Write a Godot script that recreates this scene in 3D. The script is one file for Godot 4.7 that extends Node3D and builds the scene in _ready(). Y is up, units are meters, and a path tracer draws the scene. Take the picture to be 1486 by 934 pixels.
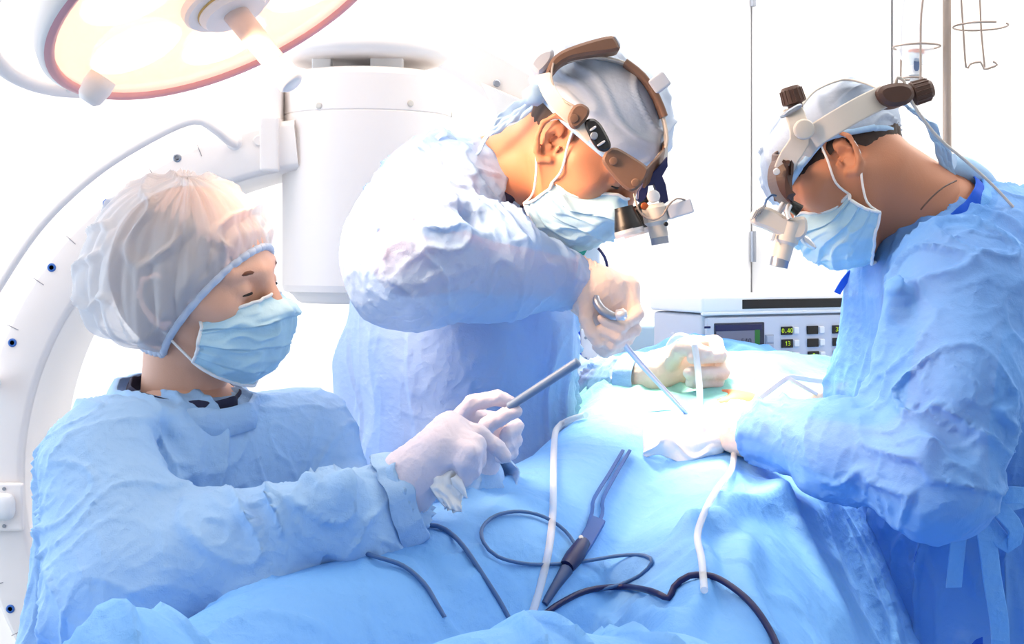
extends Node3D
# An operating theatre: a scrub nurse and two surgeons round a draped patient.

func _ready():
	# ---- camera
	var cam := Camera3D.new()
	cam.name = "camera"
	add_child(cam)
	cam.position = Vector3(0, EYE, 0)
	cam.keep_aspect = Camera3D.KEEP_HEIGHT
	cam.set_frustum(0.05 * 934.0 / F, Vector2(0, -0.05 * 97.0 / F), 0.05, 60.0)
	cam.current = true
	# ---- sky and exposure
	var env := Environment.new()
	env.background_mode = Environment.BG_COLOR
	env.background_color = Color(0.80, 0.88, 1.0)
	env.background_energy_multiplier = 1.0
	env.tonemap_mode = Environment.TONE_MAPPER_LINEAR
	env.tonemap_exposure = 0.385
	env.sdfgi_enabled = true; env.ssao_enabled = true; env.ssil_enabled = true
	var we := WorldEnvironment.new()
	we.name = "world"; we.environment = env
	add_child(we)
	noise.seed = 7; noise.noise_type = FastNoiseLite.TYPE_SIMPLEX_SMOOTH; noise.frequency = 1.0; noise.fractal_type = FastNoiseLite.FRACTAL_NONE
	noise2.seed = 23; noise2.noise_type = FastNoiseLite.TYPE_SIMPLEX_SMOOTH; noise2.frequency = 1.0; noise2.fractal_type = FastNoiseLite.FRACTAL_NONE
	build_lights()
	make_materials()
	# ---- the room
	build_room()
	# ---- large things
	build_table_and_drapes()
	build_c_arm()
	build_surgical_lamps()
	build_support_arm()
	build_cart()
	build_electrosurgical_unit()
	build_iv_pole()
	# ---- people
	build_nurse()
	build_surgeon_a()
	build_surgeon_b()
	# ---- small things
	build_headlight_a()
	build_headlight_b()
	build_instruments()

func area_light(called: String, at: Vector3, towards: Vector3, size: Vector2, energy: float, color: Color):
	var l := AreaLight3D.new()
	l.name = called
	add_child(l, true)
	l.position = at
	var d := towards.normalized()
	l.look_at_from_position(at, at + d, Vector3.UP if absf(d.y) < 0.9 else Vector3.BACK)
	l.area_size = size
	l.light_energy = energy; l.light_color = color
	l.area_range = 12.0
	l.shadow_enabled = true

func spot_light(called: String, at: Vector3, target: Vector3, deg: float, energy: float, color: Color, size := 0.1, blend := 0.6):
	var l := SpotLight3D.new()
	l.name = called
	add_child(l, true)
	l.look_at_from_position(at, target, Vector3.UP if absf((target - at).normalized().y) < 0.95 else Vector3.BACK)
	l.spot_angle = deg; l.spot_angle_attenuation = blend; l.spot_range = 12.0; l.spot_attenuation = 2.0
	l.light_energy = energy; l.light_color = color; l.light_size = size
	l.shadow_enabled = true

const PANELS := [[-1.3, -0.6], [0.2, -0.6], [1.7, -0.6], [-1.3, -2.0], [0.2, -2.0], [1.7, -2.0], [-1.3, -3.3], [0.2, -3.3], [1.7, -3.3]]
const PANEL_ROW := [0, 0, 1, 2]
const OVER_AT := Vector3(0.17, 2.28, -2.42)
const SITE := Vector3(0.29, 1.135, -2.03)

func build_lights():
	# ceiling panels, each a glowing mesh in build_room
	for p in PANELS:
		area_light("ceiling_panel_light", Vector3(p[0], 2.755, p[1]), Vector3.DOWN, Vector2(1.15, 0.55), [0.8, 2.5, 6.8][PANEL_ROW[int(-p[1])]], Color(1.0, 0.90, 0.83) if p[0] < -1.0 else Color(1.0, 0.97, 0.93))
	# cool fill from the left, added as daylight at an unseen window
	area_light("added_window_light", Vector3(-2.28, 1.5, -2.0), Vector3(1, -0.1, 0), Vector2(2.6, 1.7), 10.0, Color(0.84, 0.92, 1.0))
	# the two surgical lamps
	spot_light("surgical_lamp_light", LAMP_AT + LAMP_N * 0.06, SITE, 40.0, 7.0, Color(1.0, 0.82, 0.66), 0.2, 1.0)
	spot_light("surgical_lamp_light_overhead", OVER_AT + (SITE - OVER_AT).normalized() * .06, SITE, 14.0, 29.0, Color(1.0, 0.93, 0.84), 0.22, 1.0)

func make_materials():
	var crin := NoiseTexture2D.new()
	var fn := FastNoiseLite.new()
	fn.seed = 3; fn.frequency = 0.02; fn.fractal_octaves = 4
	crin.noise = fn; crin.width = 512; crin.height = 512; crin.seamless = true; crin.as_normal_map = true; crin.bump_strength = 5.0
	# sharp little creases of paper-like cloth
	var crease := NoiseTexture2D.new()
	var fc := FastNoiseLite.new()
	fc.seed = 11; fc.noise_type = FastNoiseLite.TYPE_SIMPLEX_SMOOTH; fc.frequency = 0.0075; fc.fractal_type = FastNoiseLite.FRACTAL_RIDGED; fc.fractal_octaves = 3; fc.fractal_gain = 0.45; fc.domain_warp_enabled = true; fc.domain_warp_amplitude = 40.0; fc.domain_warp_frequency = 0.006
	crease.noise = fc; crease.width = 1024; crease.height = 1024; crease.seamless = true; crease.as_normal_map = true; crease.bump_strength = 14.0
	var cloth := {"normal_enabled": true, "normal_texture": crease, "normal_scale": 0.55, "uv1_triplanar": true, "uv1_scale": Vector3(1.9, 1.9, 1.9)}
	# thin non-woven gowns: the dark scrubs worn under them show through and partly stand in for shade on the trunk
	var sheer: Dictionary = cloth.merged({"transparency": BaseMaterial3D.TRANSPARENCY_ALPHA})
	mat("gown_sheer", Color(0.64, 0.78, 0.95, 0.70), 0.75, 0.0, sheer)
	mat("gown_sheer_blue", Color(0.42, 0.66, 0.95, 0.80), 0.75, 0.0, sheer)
	mat("gown_sheer_dense", Color(0.61, 0.77, 0.94), 0.75, 0.0, cloth)
	mat("gown", Color(0.62, 0.77, 0.93), 0.75, 0.0, cloth)
	mat("gown_deep", Color(0.40, 0.65, 0.92), 0.75, 0.0, cloth)
	mat("drape", Color(0.44, 0.69, 0.95), 0.7, 0.0, cloth)
	mat("green_drape", Color(0.55, 0.80, 0.76), 0.8, 0.0, cloth)
	var fine: Dictionary = cloth.merged({"uv1_scale": Vector3(5, 5, 5), "normal_scale": 0.25}, true)
	mat("cap_cloth", Color(0.72, 0.77, 0.84), 0.9, 0.0, fine)
	mat("cap_blue", Color(0.66, 0.80, 0.93), 0.85, 0.0, fine)
	mat("mask", Color(0.70, 0.85, 0.93), 0.8, 0.0, fine)
	mat("white_cloth", Color(0.93, 0.94, 0.95), 0.85, 0.0, fine)
	mat("cuff", Color(0.92, 0.92, 0.92), 0.9, 0.0, cloth)
	mat("bouffant", Color(0.94, 0.95, 0.97, 0.50), 0.9, 0.0, {"transparency": BaseMaterial3D.TRANSPARENCY_ALPHA, "cull_mode": BaseMaterial3D.CULL_DISABLED})
	mat("elastic", Color(0.74, 0.80, 0.89), 0.9)
	mat("loop", Color(0.95, 0.95, 0.95), 0.8)
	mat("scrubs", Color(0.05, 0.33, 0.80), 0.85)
	mat("undershirt", Color(0.16, 0.17, 0.28), 0.9)
	var pore := NoiseTexture2D.new()
	var fp := FastNoiseLite.new()
	fp.seed = 5; fp.frequency = 0.05; fp.fractal_octaves = 3
	pore.noise = fp; pore.width = 512; pore.height = 512; pore.seamless = true; pore.as_normal_map = true; pore.bump_strength = 3.0
	var sk := {"normal_enabled": true, "normal_texture": pore, "normal_scale": 0.25, "uv1_triplanar": true, "uv1_scale": Vector3(14, 14, 14)}
	mat("skin", Color(0.76, 0.51, 0.38), 0.5, 0.0, sk)
	mat("skin_fair", Color(0.88, 0.68, 0.58), 0.5, 0.0, sk)
	mat("hair", Color(0.20, 0.12, 0.08), 0.6)
	mat("hair_brown", Color(0.42, 0.23, 0.13), 0.6)
	mat("lash", Color(0.10, 0.07, 0.06), 0.7)
	mat("eye_white", Color(0.90, 0.88, 0.86), 0.2)
	mat("glove", Color(0.93, 0.83, 0.77), 0.5, 0.0, {"normal_enabled": true, "normal_texture": crin, "normal_scale": 0.5, "uv1_triplanar": true, "uv1_scale": Vector3(14, 14, 14)})
	mat("glove_cool", Color(0.84, 0.82, 0.88), 0.5, 0.0, {"normal_enabled": true, "normal_texture": crin, "normal_scale": 0.5, "uv1_triplanar": true, "uv1_scale": Vector3(14, 14, 14)})
	mat("steel", Color(0.84, 0.84, 0.85), 0.30, 0.65)
	mat("steel_dull", Color(0.62, 0.64, 0.68), 0.4, 0.9)
	mat("wire", Color(0.64, 0.58, 0.54), 0.4, 0.5)
	mat("white_plastic", Color(0.93, 0.93, 0.93), 0.4)
	mat("cream_plastic", Color(0.82, 0.79, 0.75), 0.45)
	mat("white_paint", Color(0.96, 0.93, 0.91), 0.45)
	mat("grey_plastic", Color(0.78, 0.80, 0.84), 0.5)
	mat("leather", Color(0.45, 0.33, 0.26), 0.55)
	mat("dark_leather", Color(0.30, 0.19, 0.14), 0.5)
	mat("black_plastic", Color(0.05, 0.05, 0.06), 0.35)
	mat("navy", Color(0.03, 0.07, 0.30), 0.45)
	mat("rod_blue", Color(0.44, 0.54, 0.67), 0.4)
	mat("cable_grey", Color(0.27, 0.42, 0.62), 0.5)
	mat("forceps_blue", Color(0.02, 0.29, 0.60), 0.55)
	mat("clear_plastic", Color(0.93, 0.95, 0.97, 0.45), 0.5, 0.0, {"transparency": BaseMaterial3D.TRANSPARENCY_ALPHA})
	mat("wall", Color(0.95, 0.95, 0.95), 0.7)
	mat("floor", Color(0.60, 0.66, 0.70), 0.5)
# ---------------------------------------------------------------- helpers
const F := 2000.0
const EYE := 1.37
var mats := {}
var used := {}
var noise := FastNoiseLite.new()
var noise2 := FastNoiseLite.new()

# a point of the room seen at that pixel of the 1486 x 934 photograph, that far from the camera
func P(px: float, py: float, z: float) -> Vector3:
	return Vector3((px - 743.0) / F * z, EYE - (py - 370.0) / F * z, -z)

func PL(pts: Array) -> PackedVector3Array:
	var r := PackedVector3Array()
	for p in pts: r.append(P(p[0], p[1], p[2]))
	return r

func mat(key: String, c: Color, rough := 0.6, metal := 0.0, more := {}) -> StandardMaterial3D:
	if mats.has(key): return mats[key]
	var m := StandardMaterial3D.new()
	m.albedo_color = c; m.roughness = rough; m.metallic = metal
	for k in more: m.set(k, more[k])
	mats[key] = m
	return m

func numbered(called: String) -> String:
	var n: int = used.get(called, 0)
	used[called] = n + 1
	return called if n == 0 else "%s_%03d" % [called, n]

func thing(called: String, label: String, category: String, at := Vector3.ZERO, group := "") -> Node3D:
	var o := Node3D.new()
	o.name = numbered(called); add_child(o); o.position = at
	o.set_meta("label", label); o.set_meta("category", category)
	if group: o.set_meta("group", group)
	return o

# one named mesh; the geometry is given in room coordinates and is put relative to its parent
func part(called: String, mesh: Mesh, m: Material, parent: Node3D, label := "") -> MeshInstance3D:
	var o := MeshInstance3D.new()
	o.name = called; o.mesh = mesh; o.material_override = m
	o.cast_shadow = GeometryInstance3D.SHADOW_CASTING_SETTING_ON
	parent.add_child(o, true)
	var off := Vector3.ZERO
	var q: Node = parent
	while q != self:
		off += (q as Node3D).position
		q = q.get_parent()
	o.position = -off
	if label: o.set_meta("label", label)
	return o

func single(called: String, mesh: Mesh, m: Material, label: String, category: String, group := "") -> MeshInstance3D:
	var o := part(numbered(called), mesh, m, self)
	o.set_meta("label", label); o.set_meta("category", category)
	if group: o.set_meta("group", group)
	return o

func struct(called: String, mesh: Mesh, m: Material, parent: Node3D = null) -> MeshInstance3D:
	var o := part(called, mesh, m, self if parent == null else parent)
	if parent == null: o.set_meta("kind", "structure")
	return o

# ---- triangle lists: {v: vertices, t: indices (clockwise from outside)}
func normals_of(m: Dictionary) -> PackedVector3Array:
	var v: PackedVector3Array = m.v
	var t: PackedInt32Array = m.t
	var n := PackedVector3Array(); n.resize(v.size())
	for i in range(0, t.size(), 3):
		var a := v[t[i]]
		var f := (v[t[i + 2]] - a).cross(v[t[i + 1]] - a)
		n[t[i]] += f; n[t[i + 1]] += f; n[t[i + 2]] += f
	for i in n.size(): n[i] = n[i].normalized()
	return n

func mesh_of(m: Dictionary) -> ArrayMesh:
	var a := []; a.resize(Mesh.ARRAY_MAX)
	a[Mesh.ARRAY_VERTEX] = m.v; a[Mesh.ARRAY_INDEX] = m.t; a[Mesh.ARRAY_NORMAL] = normals_of(m)
	if m.has("c"): a[Mesh.ARRAY_COLOR] = m.c
	if m.has("uv"): a[Mesh.ARRAY_TEX_UV] = m.uv
	var r := ArrayMesh.new()
	r.add_surface_from_arrays(Mesh.PRIMITIVE_TRIANGLES, a)
	return r

func join(list: Array) -> Dictionary:
	var v := PackedVector3Array(); var t := PackedInt32Array()
	for m in list:
		var b := v.size()
		v.append_array(m.v)
		for i in (m.t as PackedInt32Array): t.append(b + i)
	return {"v": v, "t": t}

func subdivide(m: Dictionary) -> Dictionary:
	var v: PackedVector3Array = m.v.duplicate()
	var t: PackedInt32Array = m.t
	var mid := {}
	var out := PackedInt32Array(); out.resize(t.size() * 4)
	var w := 0
	var n := v.size()
	var e := [0, 0, 0]
	for i in range(0, t.size(), 3):
		for s in 3:
			var a := t[i + s]; var b := t[i + (s + 1) % 3]
			var k := mini(a, b) * 4194304 + maxi(a, b)
			var q: int = mid.get(k, -1)
			if q < 0:
				q = n; n += 1
				mid[k] = q
				v.append((v[a] + v[b]) * 0.5)
			e[s] = q
		var p: int = e[0]; var q2: int = e[1]; var r: int = e[2]
		for x in [t[i], p, r, p, t[i + 1], q2, r, q2, t[i + 2], p, q2, r]:
			out[w] = x; w += 1
	return {"v": v, "t": out}

func smooth(m: Dictionary, times := 1, share := 0.5) -> Dictionary:
	var t: PackedInt32Array = m.t
	for k in times:
		var v: PackedVector3Array = m.v
		var s := PackedVector3Array(); s.resize(v.size())
		var c := PackedInt32Array(); c.resize(v.size())
		for i in range(0, t.size(), 3):
			var a := t[i]; var b := t[i + 1]; var d := t[i + 2]
			s[a] += v[b] + v[d]; s[b] += v[a] + v[d]; s[d] += v[a] + v[b]
			c[a] += 2; c[b] += 2; c[d] += 2
		var r := PackedVector3Array(); r.resize(v.size())
		for i in v.size(): r[i] = v[i].lerp(s[i] / maxf(c[i], 1), share)
		m.v = r
	return m

# moves each vertex along its normal by what f(position, normal) gives
func displace(m: Dictionary, f: Callable) -> Dictionary:
	var n := normals_of(m)
	var v: PackedVector3Array = m.v
	for i in v.size(): v[i] += n[i] * f.call(v[i], n[i])
	m.v = v
	return m

func clip(m: Dictionary, keep: Callable) -> Dictionary:
	var t := PackedInt32Array()
	var v: PackedVector3Array = m.v
	var old: PackedInt32Array = m.t
	var ok := PackedByteArray(); ok.resize(v.size())
	for i in v.size(): ok[i] = 1 if keep.call(v[i]) else 0
	var map := PackedInt32Array(); map.resize(v.size()); map.fill(-1)
	var nv := PackedVector3Array()
	for i in range(0, old.size(), 3):
		if ok[old[i]] + ok[old[i + 1]] + ok[old[i + 2]] < 3: continue
		for s in 3:
			var a := old[i + s]
			if map[a] < 0:
				map[a] = nv.size(); nv.append(v[a])
			t.append(map[a])
	return {"v": nv, "t": t}

# ---- a distance field on a grid, meshed as surface nets
class Field:
	var o: Vector3
	var c: float
	var nx: int
	var ny: int
	var nz: int
	var d: PackedFloat32Array
	func _init(lo: Vector3, hi: Vector3, cell: float):
		o = lo; c = cell
		nx = int((hi.x - lo.x) / c) + 2; ny = int((hi.y - lo.y) / c) + 2; nz = int((hi.z - lo.z) / c) + 2
		d.resize(nx * ny * nz); d.fill(1.0)
	# tapered capsule; s > 1 makes it thinner along ax; cut: taken away
	func cap(a: Vector3, b: Vector3, ra: float, rb: float, k := 0.02, ax := Vector3.ZERO, s := 1.0, cut := false) -> void:
		var m := maxf(ra, rb) + k + 2.0 * c
		var lo := (a.min(b) - Vector3(m, m, m) - o) / c
		var hi := (a.max(b) + Vector3(m, m, m) - o) / c
		var i0 := clampi(int(lo.x), 0, nx - 1); var i1 := clampi(int(hi.x) + 1, 0, nx)
		var j0 := clampi(int(lo.y), 0, ny - 1); var j1 := clampi(int(hi.y) + 1, 0, ny)
		var k0 := clampi(int(lo.z), 0, nz - 1); var k1 := clampi(int(hi.z) + 1, 0, nz)
		var ab := b - a
		var flat := s != 1.0
		if flat: ab += ax * (ab.dot(ax) * (s - 1.0))
		var il := 1.0 / maxf(ab.length_squared(), 1e-9)
		var dr := rb - ra
		var ik := 1.0 / maxf(k, 1e-5)
		var sg := -1.0 if cut else 1.0
		for kk in range(k0, k1):
			for jj in range(j0, j1):
				var q := Vector3(o.x + i0 * c, o.y + jj * c, o.z + kk * c) - a
				var at := i0 + nx * (jj + ny * kk)
				for ii in range(i0, i1):
					var w := q
					if flat: w += ax * (w.dot(ax) * (s - 1.0))
					var h := clampf(w.dot(ab) * il, 0.0, 1.0)
					var e := (w - ab * h).length() - ra - dr * h
					var f := d[at] * sg
					if e < f + k:
						var g := maxf(k - absf(e - f), 0.0) * ik
						d[at] = (minf(e, f) - g * g * k * 0.25) * sg
					at += 1
					q.x += c
	# ellipsoid: basis columns are its axes, r its radii
	func ell(at0: Vector3, bs: Basis, r: Vector3, k := 0.02, cut := false) -> void:
		var m := maxf(r.x, maxf(r.y, r.z)) + k + 2.0 * c
		var lo := (at0 - Vector3(m, m, m) - o) / c
		var hi := (at0 + Vector3(m, m, m) - o) / c
		var i0 := clampi(int(lo.x), 0, nx - 1); var i1 := clampi(int(hi.x) + 1, 0, nx)
		var j0 := clampi(int(lo.y), 0, ny - 1); var j1 := clampi(int(hi.y) + 1, 0, ny)
		var k0 := clampi(int(lo.z), 0, nz - 1); var k1 := clampi(int(hi.z) + 1, 0, nz)
		var inv := bs.transposed()
		var ir := Vector3.ONE / r
		var ik := 1.0 / maxf(k, 1e-5)
		var sg := -1.0 if cut else 1.0
		for kk in range(k0, k1):
			for jj in range(j0, j1):
				var at := i0 + nx * (jj + ny * kk)
				for ii in range(i0, i1):
					var w: Vector3 = inv * (Vector3(o.x + ii * c, o.y + jj * c, o.z + kk * c) - at0)
					var u := w * ir
					var l := u.length()
					var e := l * (l - 1.0) / maxf((u * ir).length(), 1e-6)
					var f := d[at] * sg
					if e < f + k:
						var g := maxf(k - absf(e - f), 0.0) * ik
						d[at] = (minf(e, f) - g * g * k * 0.25) * sg
					at += 1
	func chain(pts: PackedVector3Array, rad: Array, k := 0.01) -> void:
		for i in pts.size() - 1: cap(pts[i], pts[i + 1], rad[i], rad[i + 1], k)
	func net() -> Dictionary:
		var v := PackedVector3Array(); var t := PackedInt32Array()
		var id := PackedInt32Array(); id.resize(d.size()); id.fill(-1)
		var lim := 1.8 * c
		var sx := 1; var sy := nx; var sz := nx * ny
		var off := [0, sx, sy, sx + sy, sz, sx + sz, sy + sz, sx + sy + sz]
		var cor := [Vector3(0, 0, 0), Vector3(1, 0, 0), Vector3(0, 1, 0), Vector3(1, 1, 0), Vector3(0, 0, 1), Vector3(1, 0, 1), Vector3(0, 1, 1), Vector3(1, 1, 1)]
		var ed := [0, 1, 2, 3, 4, 5, 6, 7, 0, 2, 1, 3, 4, 6, 5, 7, 0, 4, 1, 5, 2, 6, 3, 7]
		for k in nz - 1:
			for j in ny - 1:
				var at := nx * (j + ny * k)
				for i in nx - 1:
					var d0 := d[at]
					if d0 > lim or d0 < -lim:
						at += 1
						continue
					var neg := 0
					for q in 8:
						if d[at + off[q]] < 0.0: neg += 1
					if neg > 0 and neg < 8:
						var s := Vector3.ZERO
						var n := 0
						for e in range(0, 24, 2):
							var a: float = d[at + off[ed[e]]]; var b: float = d[at + off[ed[e + 1]]]
							if (a < 0.0) != (b < 0.0):
								s += (cor[ed[e]] as Vector3).lerp(cor[ed[e + 1]], a / (a - b))
								n += 1
						id[at] = v.size()
						v.append(o + (Vector3(i, j, k) + s / n) * c)
					at += 1
		for k in range(1, nz - 1):
			for j in range(1, ny - 1):
				var at := 1 + nx * (j + ny * k)
				for i in range(1, nx - 1):
					if id[at] >= 0:
						var s0 := d[at] < 0.0
						for ax in 3:
							var st := sx if ax == 0 else (sy if ax == 1 else sz)
							if (d[at + st] < 0.0) == s0: continue
							var u := sy if ax == 0 else (sz if ax == 1 else sx)
							var w := sz if ax == 0 else (sx if ax == 1 else sy)
							var A := id[at - u - w]; var B := id[at - w]; var C := id[at]; var D := id[at - u]
							if A < 0 or B < 0 or D < 0: continue
							if s0:
								t.append(A); t.append(D); t.append(C); t.append(A); t.append(C); t.append(B)
							else:
								t.append(A); t.append(B); t.append(C); t.append(A); t.append(C); t.append(D)
					at += 1
		return {"v": v, "t": t}

# ---- swept, lathed, extruded shapes
func curve(pts: PackedVector3Array, step := 0.01) -> PackedVector3Array:
	var r := PackedVector3Array()
	var n := pts.size()
	for i in n - 1:
		var p0 := pts[maxi(i - 1, 0)]; var p3 := pts[mini(i + 2, n - 1)]
		var k := maxi(2, int(pts[i].distance_to(pts[i + 1]) / step))
		for s in k: r.append(pts[i].cubic_interpolate(pts[i + 1], p0, p3, s / float(k)))
	r.append(pts[n - 1])
	return r

# rings of points joined to a skin; each ring a PackedVector3Array of equal length, running clockwise seen from the front of the path
func skin(rings: Array, closed := true, caps := true) -> Dictionary:
	var v := PackedVector3Array(); var t := PackedInt32Array()
	var n: int = rings[0].size()
	for r in rings: v.append_array(r)
	for i in rings.size() - 1:
		for j in (n if closed else n - 1):
			var a := i * n + j; var b := i * n + (j + 1) % n
			t.append_array([a, a + n, b, b, a + n, b + n])
	if caps and closed:
		for e in 2:
			var base: int = 0 if e == 0 else (rings.size() - 1) * n
			var c := Vector3.ZERO
			for j in n: c += v[base + j]
			var first := v.size()
			for j in n: v.append(v[base + j])
			v.append(c / n)
			for j in n:
				var a := first + j; var b := first + (j + 1) % n
				if e == 0: t.append_array([first + n, a, b])
				else: t.append_array([first + n, b, a])
	return {"v": v, "t": t}

func frames(c: PackedVector3Array) -> Array:
	var out := []
	var up := Vector3.UP
	for i in c.size():
		var d := (c[mini(i + 1, c.size() - 1)] - c[maxi(i - 1, 0)]).normalized()
		if absf(d.dot(up)) > 0.97 and i == 0: up = Vector3.RIGHT
		up = (up - d * up.dot(d)).normalized()
		out.append([d, up, d.cross(up)])
	return out

# rad: one radius or a list spread evenly along the path
func tube(pts: PackedVector3Array, rad, sides := 10, step := 0.012, round := true) -> Dictionary:
	var c := curve(pts, step) if round else pts
	var fr := frames(c)
	var rings := []
	for i in c.size():
		var r: float
		if rad is Array:
			var x: float = i / float(c.size() - 1) * (rad.size() - 1)
			var k := mini(int(x), rad.size() - 2)
			r = lerpf(rad[k], rad[k + 1], x - k)
		else: r = rad
		var ring := PackedVector3Array()
		for s in sides:
			var a := TAU * s / sides
			ring.append(c[i] + (fr[i][1] * cos(a) + fr[i][2] * sin(a)) * r)
		rings.append(ring)
	return skin(rings)

# a flat strap along a path: wide across `across`, thin the other way
func strap(pts: PackedVector3Array, wide: float, thick: float, face: Vector3, step := 0.01) -> Dictionary:
	var c := curve(pts, step)
	var rings := []
	for i in c.size():
		var d := (c[mini(i + 1, c.size() - 1)] - c[maxi(i - 1, 0)]).normalized()
		var n := (face - d * face.dot(d)).normalized()
		var w := d.cross(n)
		var ring := PackedVector3Array()
		for q in [[1, .6], [.85, 1], [-.85, 1], [-1, .6], [-1, -.6], [-.85, -1], [.85, -1], [1, -.6]]:
			ring.append(c[i] - w * (wide * .5 * q[0]) + n * (thick * .5 * q[1]))
		rings.append(ring)
	return skin(rings)

# profile: list of [distance along the axis, radius]
func lathe(at0: Vector3, axis: Vector3, prof: Array, sides := 32) -> Dictionary:
	var d := axis.normalized()
	var up := Vector3.UP if absf(d.y) < 0.95 else Vector3.RIGHT
	up = (up - d * up.dot(d)).normalized()
	var sd := d.cross(up)
	var rings := []
	for p in prof:
		var ring := PackedVector3Array()
		for s in sides:
			var a := TAU * s / sides
			ring.append(at0 + d * p[0] + (up * cos(a) + sd * sin(a)) * maxf(p[1], 1e-4))
		rings.append(ring)
	return skin(rings, true, false)

# edges kept crisp: every profile corner gets its own rings
func turned(at0: Vector3, axis: Vector3, prof: Array, sides := 32) -> Dictionary:
	var parts := []
	for i in prof.size() - 1: parts.append(lathe_band(at0, axis, prof[i], prof[i + 1], sides))
	return join(parts)

func lathe_band(at0: Vector3, axis: Vector3, p: Array, q: Array, sides: int) -> Dictionary:
	var m := lathe(at0, axis, [p, q], sides)
	m.t = (m.t as PackedInt32Array).slice(0, sides * 6)
	m.v = (m.v as PackedVector3Array).slice(0, sides * 2)
	return m

# box with rounded edges
func rbox(at0: Vector3, size: Vector3, r := 0.005, bs := Basis.IDENTITY) -> Dictionary:
	var h := size * 0.5
	r = minf(r, minf(h.x, minf(h.y, h.z)))
	var inner := h - Vector3(r, r, r)
	var v := PackedVector3Array(); var t := PackedInt32Array()
	for ax in 3:
		for sgn in [-1.0, 1.0]:
			var u := (ax + 1) % 3; var w := (ax + 2) % 3
			var cu := [-h[u], -h[u] + r * .4, -h[u] + r, h[u] - r, h[u] - r * .4, h[u]]
			var cw := [-h[w], -h[w] + r * .4, -h[w] + r, h[w] - r, h[w] - r * .4, h[w]]
			var b := v.size()
			for i in 6:
				for j in 6:
					var p := Vector3.ZERO
					p[ax] = sgn * h[ax]; p[u] = cu[i]; p[w] = cw[j]
					var q := p.clamp(-inner, inner)
					v.append(at0 + bs * (q + (p - q).normalized() * r))
			for i in 5:
				for j in 5:
					var a := b + i * 6 + j
					if sgn > 0: t.append_array([a, a + 1, a + 6, a + 1, a + 7, a + 6])
					else: t.append_array([a, a + 6, a + 1, a + 1, a + 6, a + 7])
	return {"v": v, "t": t}

# outline (2-d, either way round) pushed out along n, with a small bevel
func slab(outline: PackedVector3Array, n: Vector3, thick: float, bevel := 0.001) -> Dictionary:
	var c := Vector3.ZERO
	for p in outline: c += p
	c /= outline.size()
	n = n.normalized()
	var e1 := (outline[0] - c); e1 = (e1 - n * e1.dot(n)).normalized()
	var e2 := n.cross(e1)
	var flat := PackedVector2Array()
	for p in outline: flat.append(Vector2((p - c).dot(e1), (p - c).dot(e2)))
	var pts := Array(outline)
	if Geometry2D.is_polygon_clockwise(flat):
		flat.reverse(); pts.reverse()
	var m := flat.size()
	var inset := PackedVector3Array(); var full := PackedVector3Array()
	var flat_in := PackedVector2Array()
	for i in m:
		var a := (flat[i] - flat[(i + m - 1) % m]).normalized(); var b := (flat[(i + 1) % m] - flat[i]).normalized()
		var nn := (Vector2(-a.y, a.x) + Vector2(-b.y, b.x)).normalized()
		var q := flat[i] + nn * bevel / maxf(0.35, nn.dot(Vector2(-a.y, a.x)))
		flat_in.append(q)
		full.append(c + e1 * flat[i].x + e2 * flat[i].y)
		inset.append(c + e1 * q.x + e2 * q.y)
	var tri := Geometry2D.triangulate_polygon(flat_in)
	var v := PackedVector3Array(); var t := PackedInt32Array()
	for s in [1.0, -1.0]:
		var b := v.size()
		for p in inset: v.append(p + n * (thick * .5 * s))
		for i in range(0, tri.size(), 3):
			var cr := (flat_in[tri[i + 1]] - flat_in[tri[i]]).cross(flat_in[tri[i + 2]] - flat_in[tri[i]])
			if (cr > 0) == (s > 0): t.append_array([b + tri[i], b + tri[i + 2], b + tri[i + 1]])
			else: t.append_array([b + tri[i], b + tri[i + 1], b + tri[i + 2]])
	var rings := []
	for lv in [[inset, .5], [full, .5 - bevel / thick], [full, -.5 + bevel / thick], [inset, -.5]]:
		var ring := PackedVector3Array()
		for p in lv[0]: ring.append(p + n * (thick * lv[1]))
		rings.append(ring)
	for i in 3:
		for j in m:
			var b := v.size()
			v.append_array([rings[i][j], rings[i][(j + 1) % m], rings[i + 1][j], rings[i + 1][(j + 1) % m]])
			t.append_array([b, b + 1, b + 2, b + 1, b + 3, b + 2])
	return {"v": v, "t": t}

func slab_px(pts: Array, z: float, thick: float, bevel := 0.001, round := true) -> Dictionary:
	var o := PackedVector3Array()
	for p in pts: o.append(P(p[0], p[1], z))
	if round:
		for k in 2:
			var q := PackedVector3Array()
			for i in o.size():
				var a := o[i]; var b := o[(i + 1) % o.size()]
				q.append(a.lerp(b, .22)); q.append(a.lerp(b, .78))
			o = q
	return slab(o, Vector3(0, 0, 1), thick, bevel)

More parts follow.
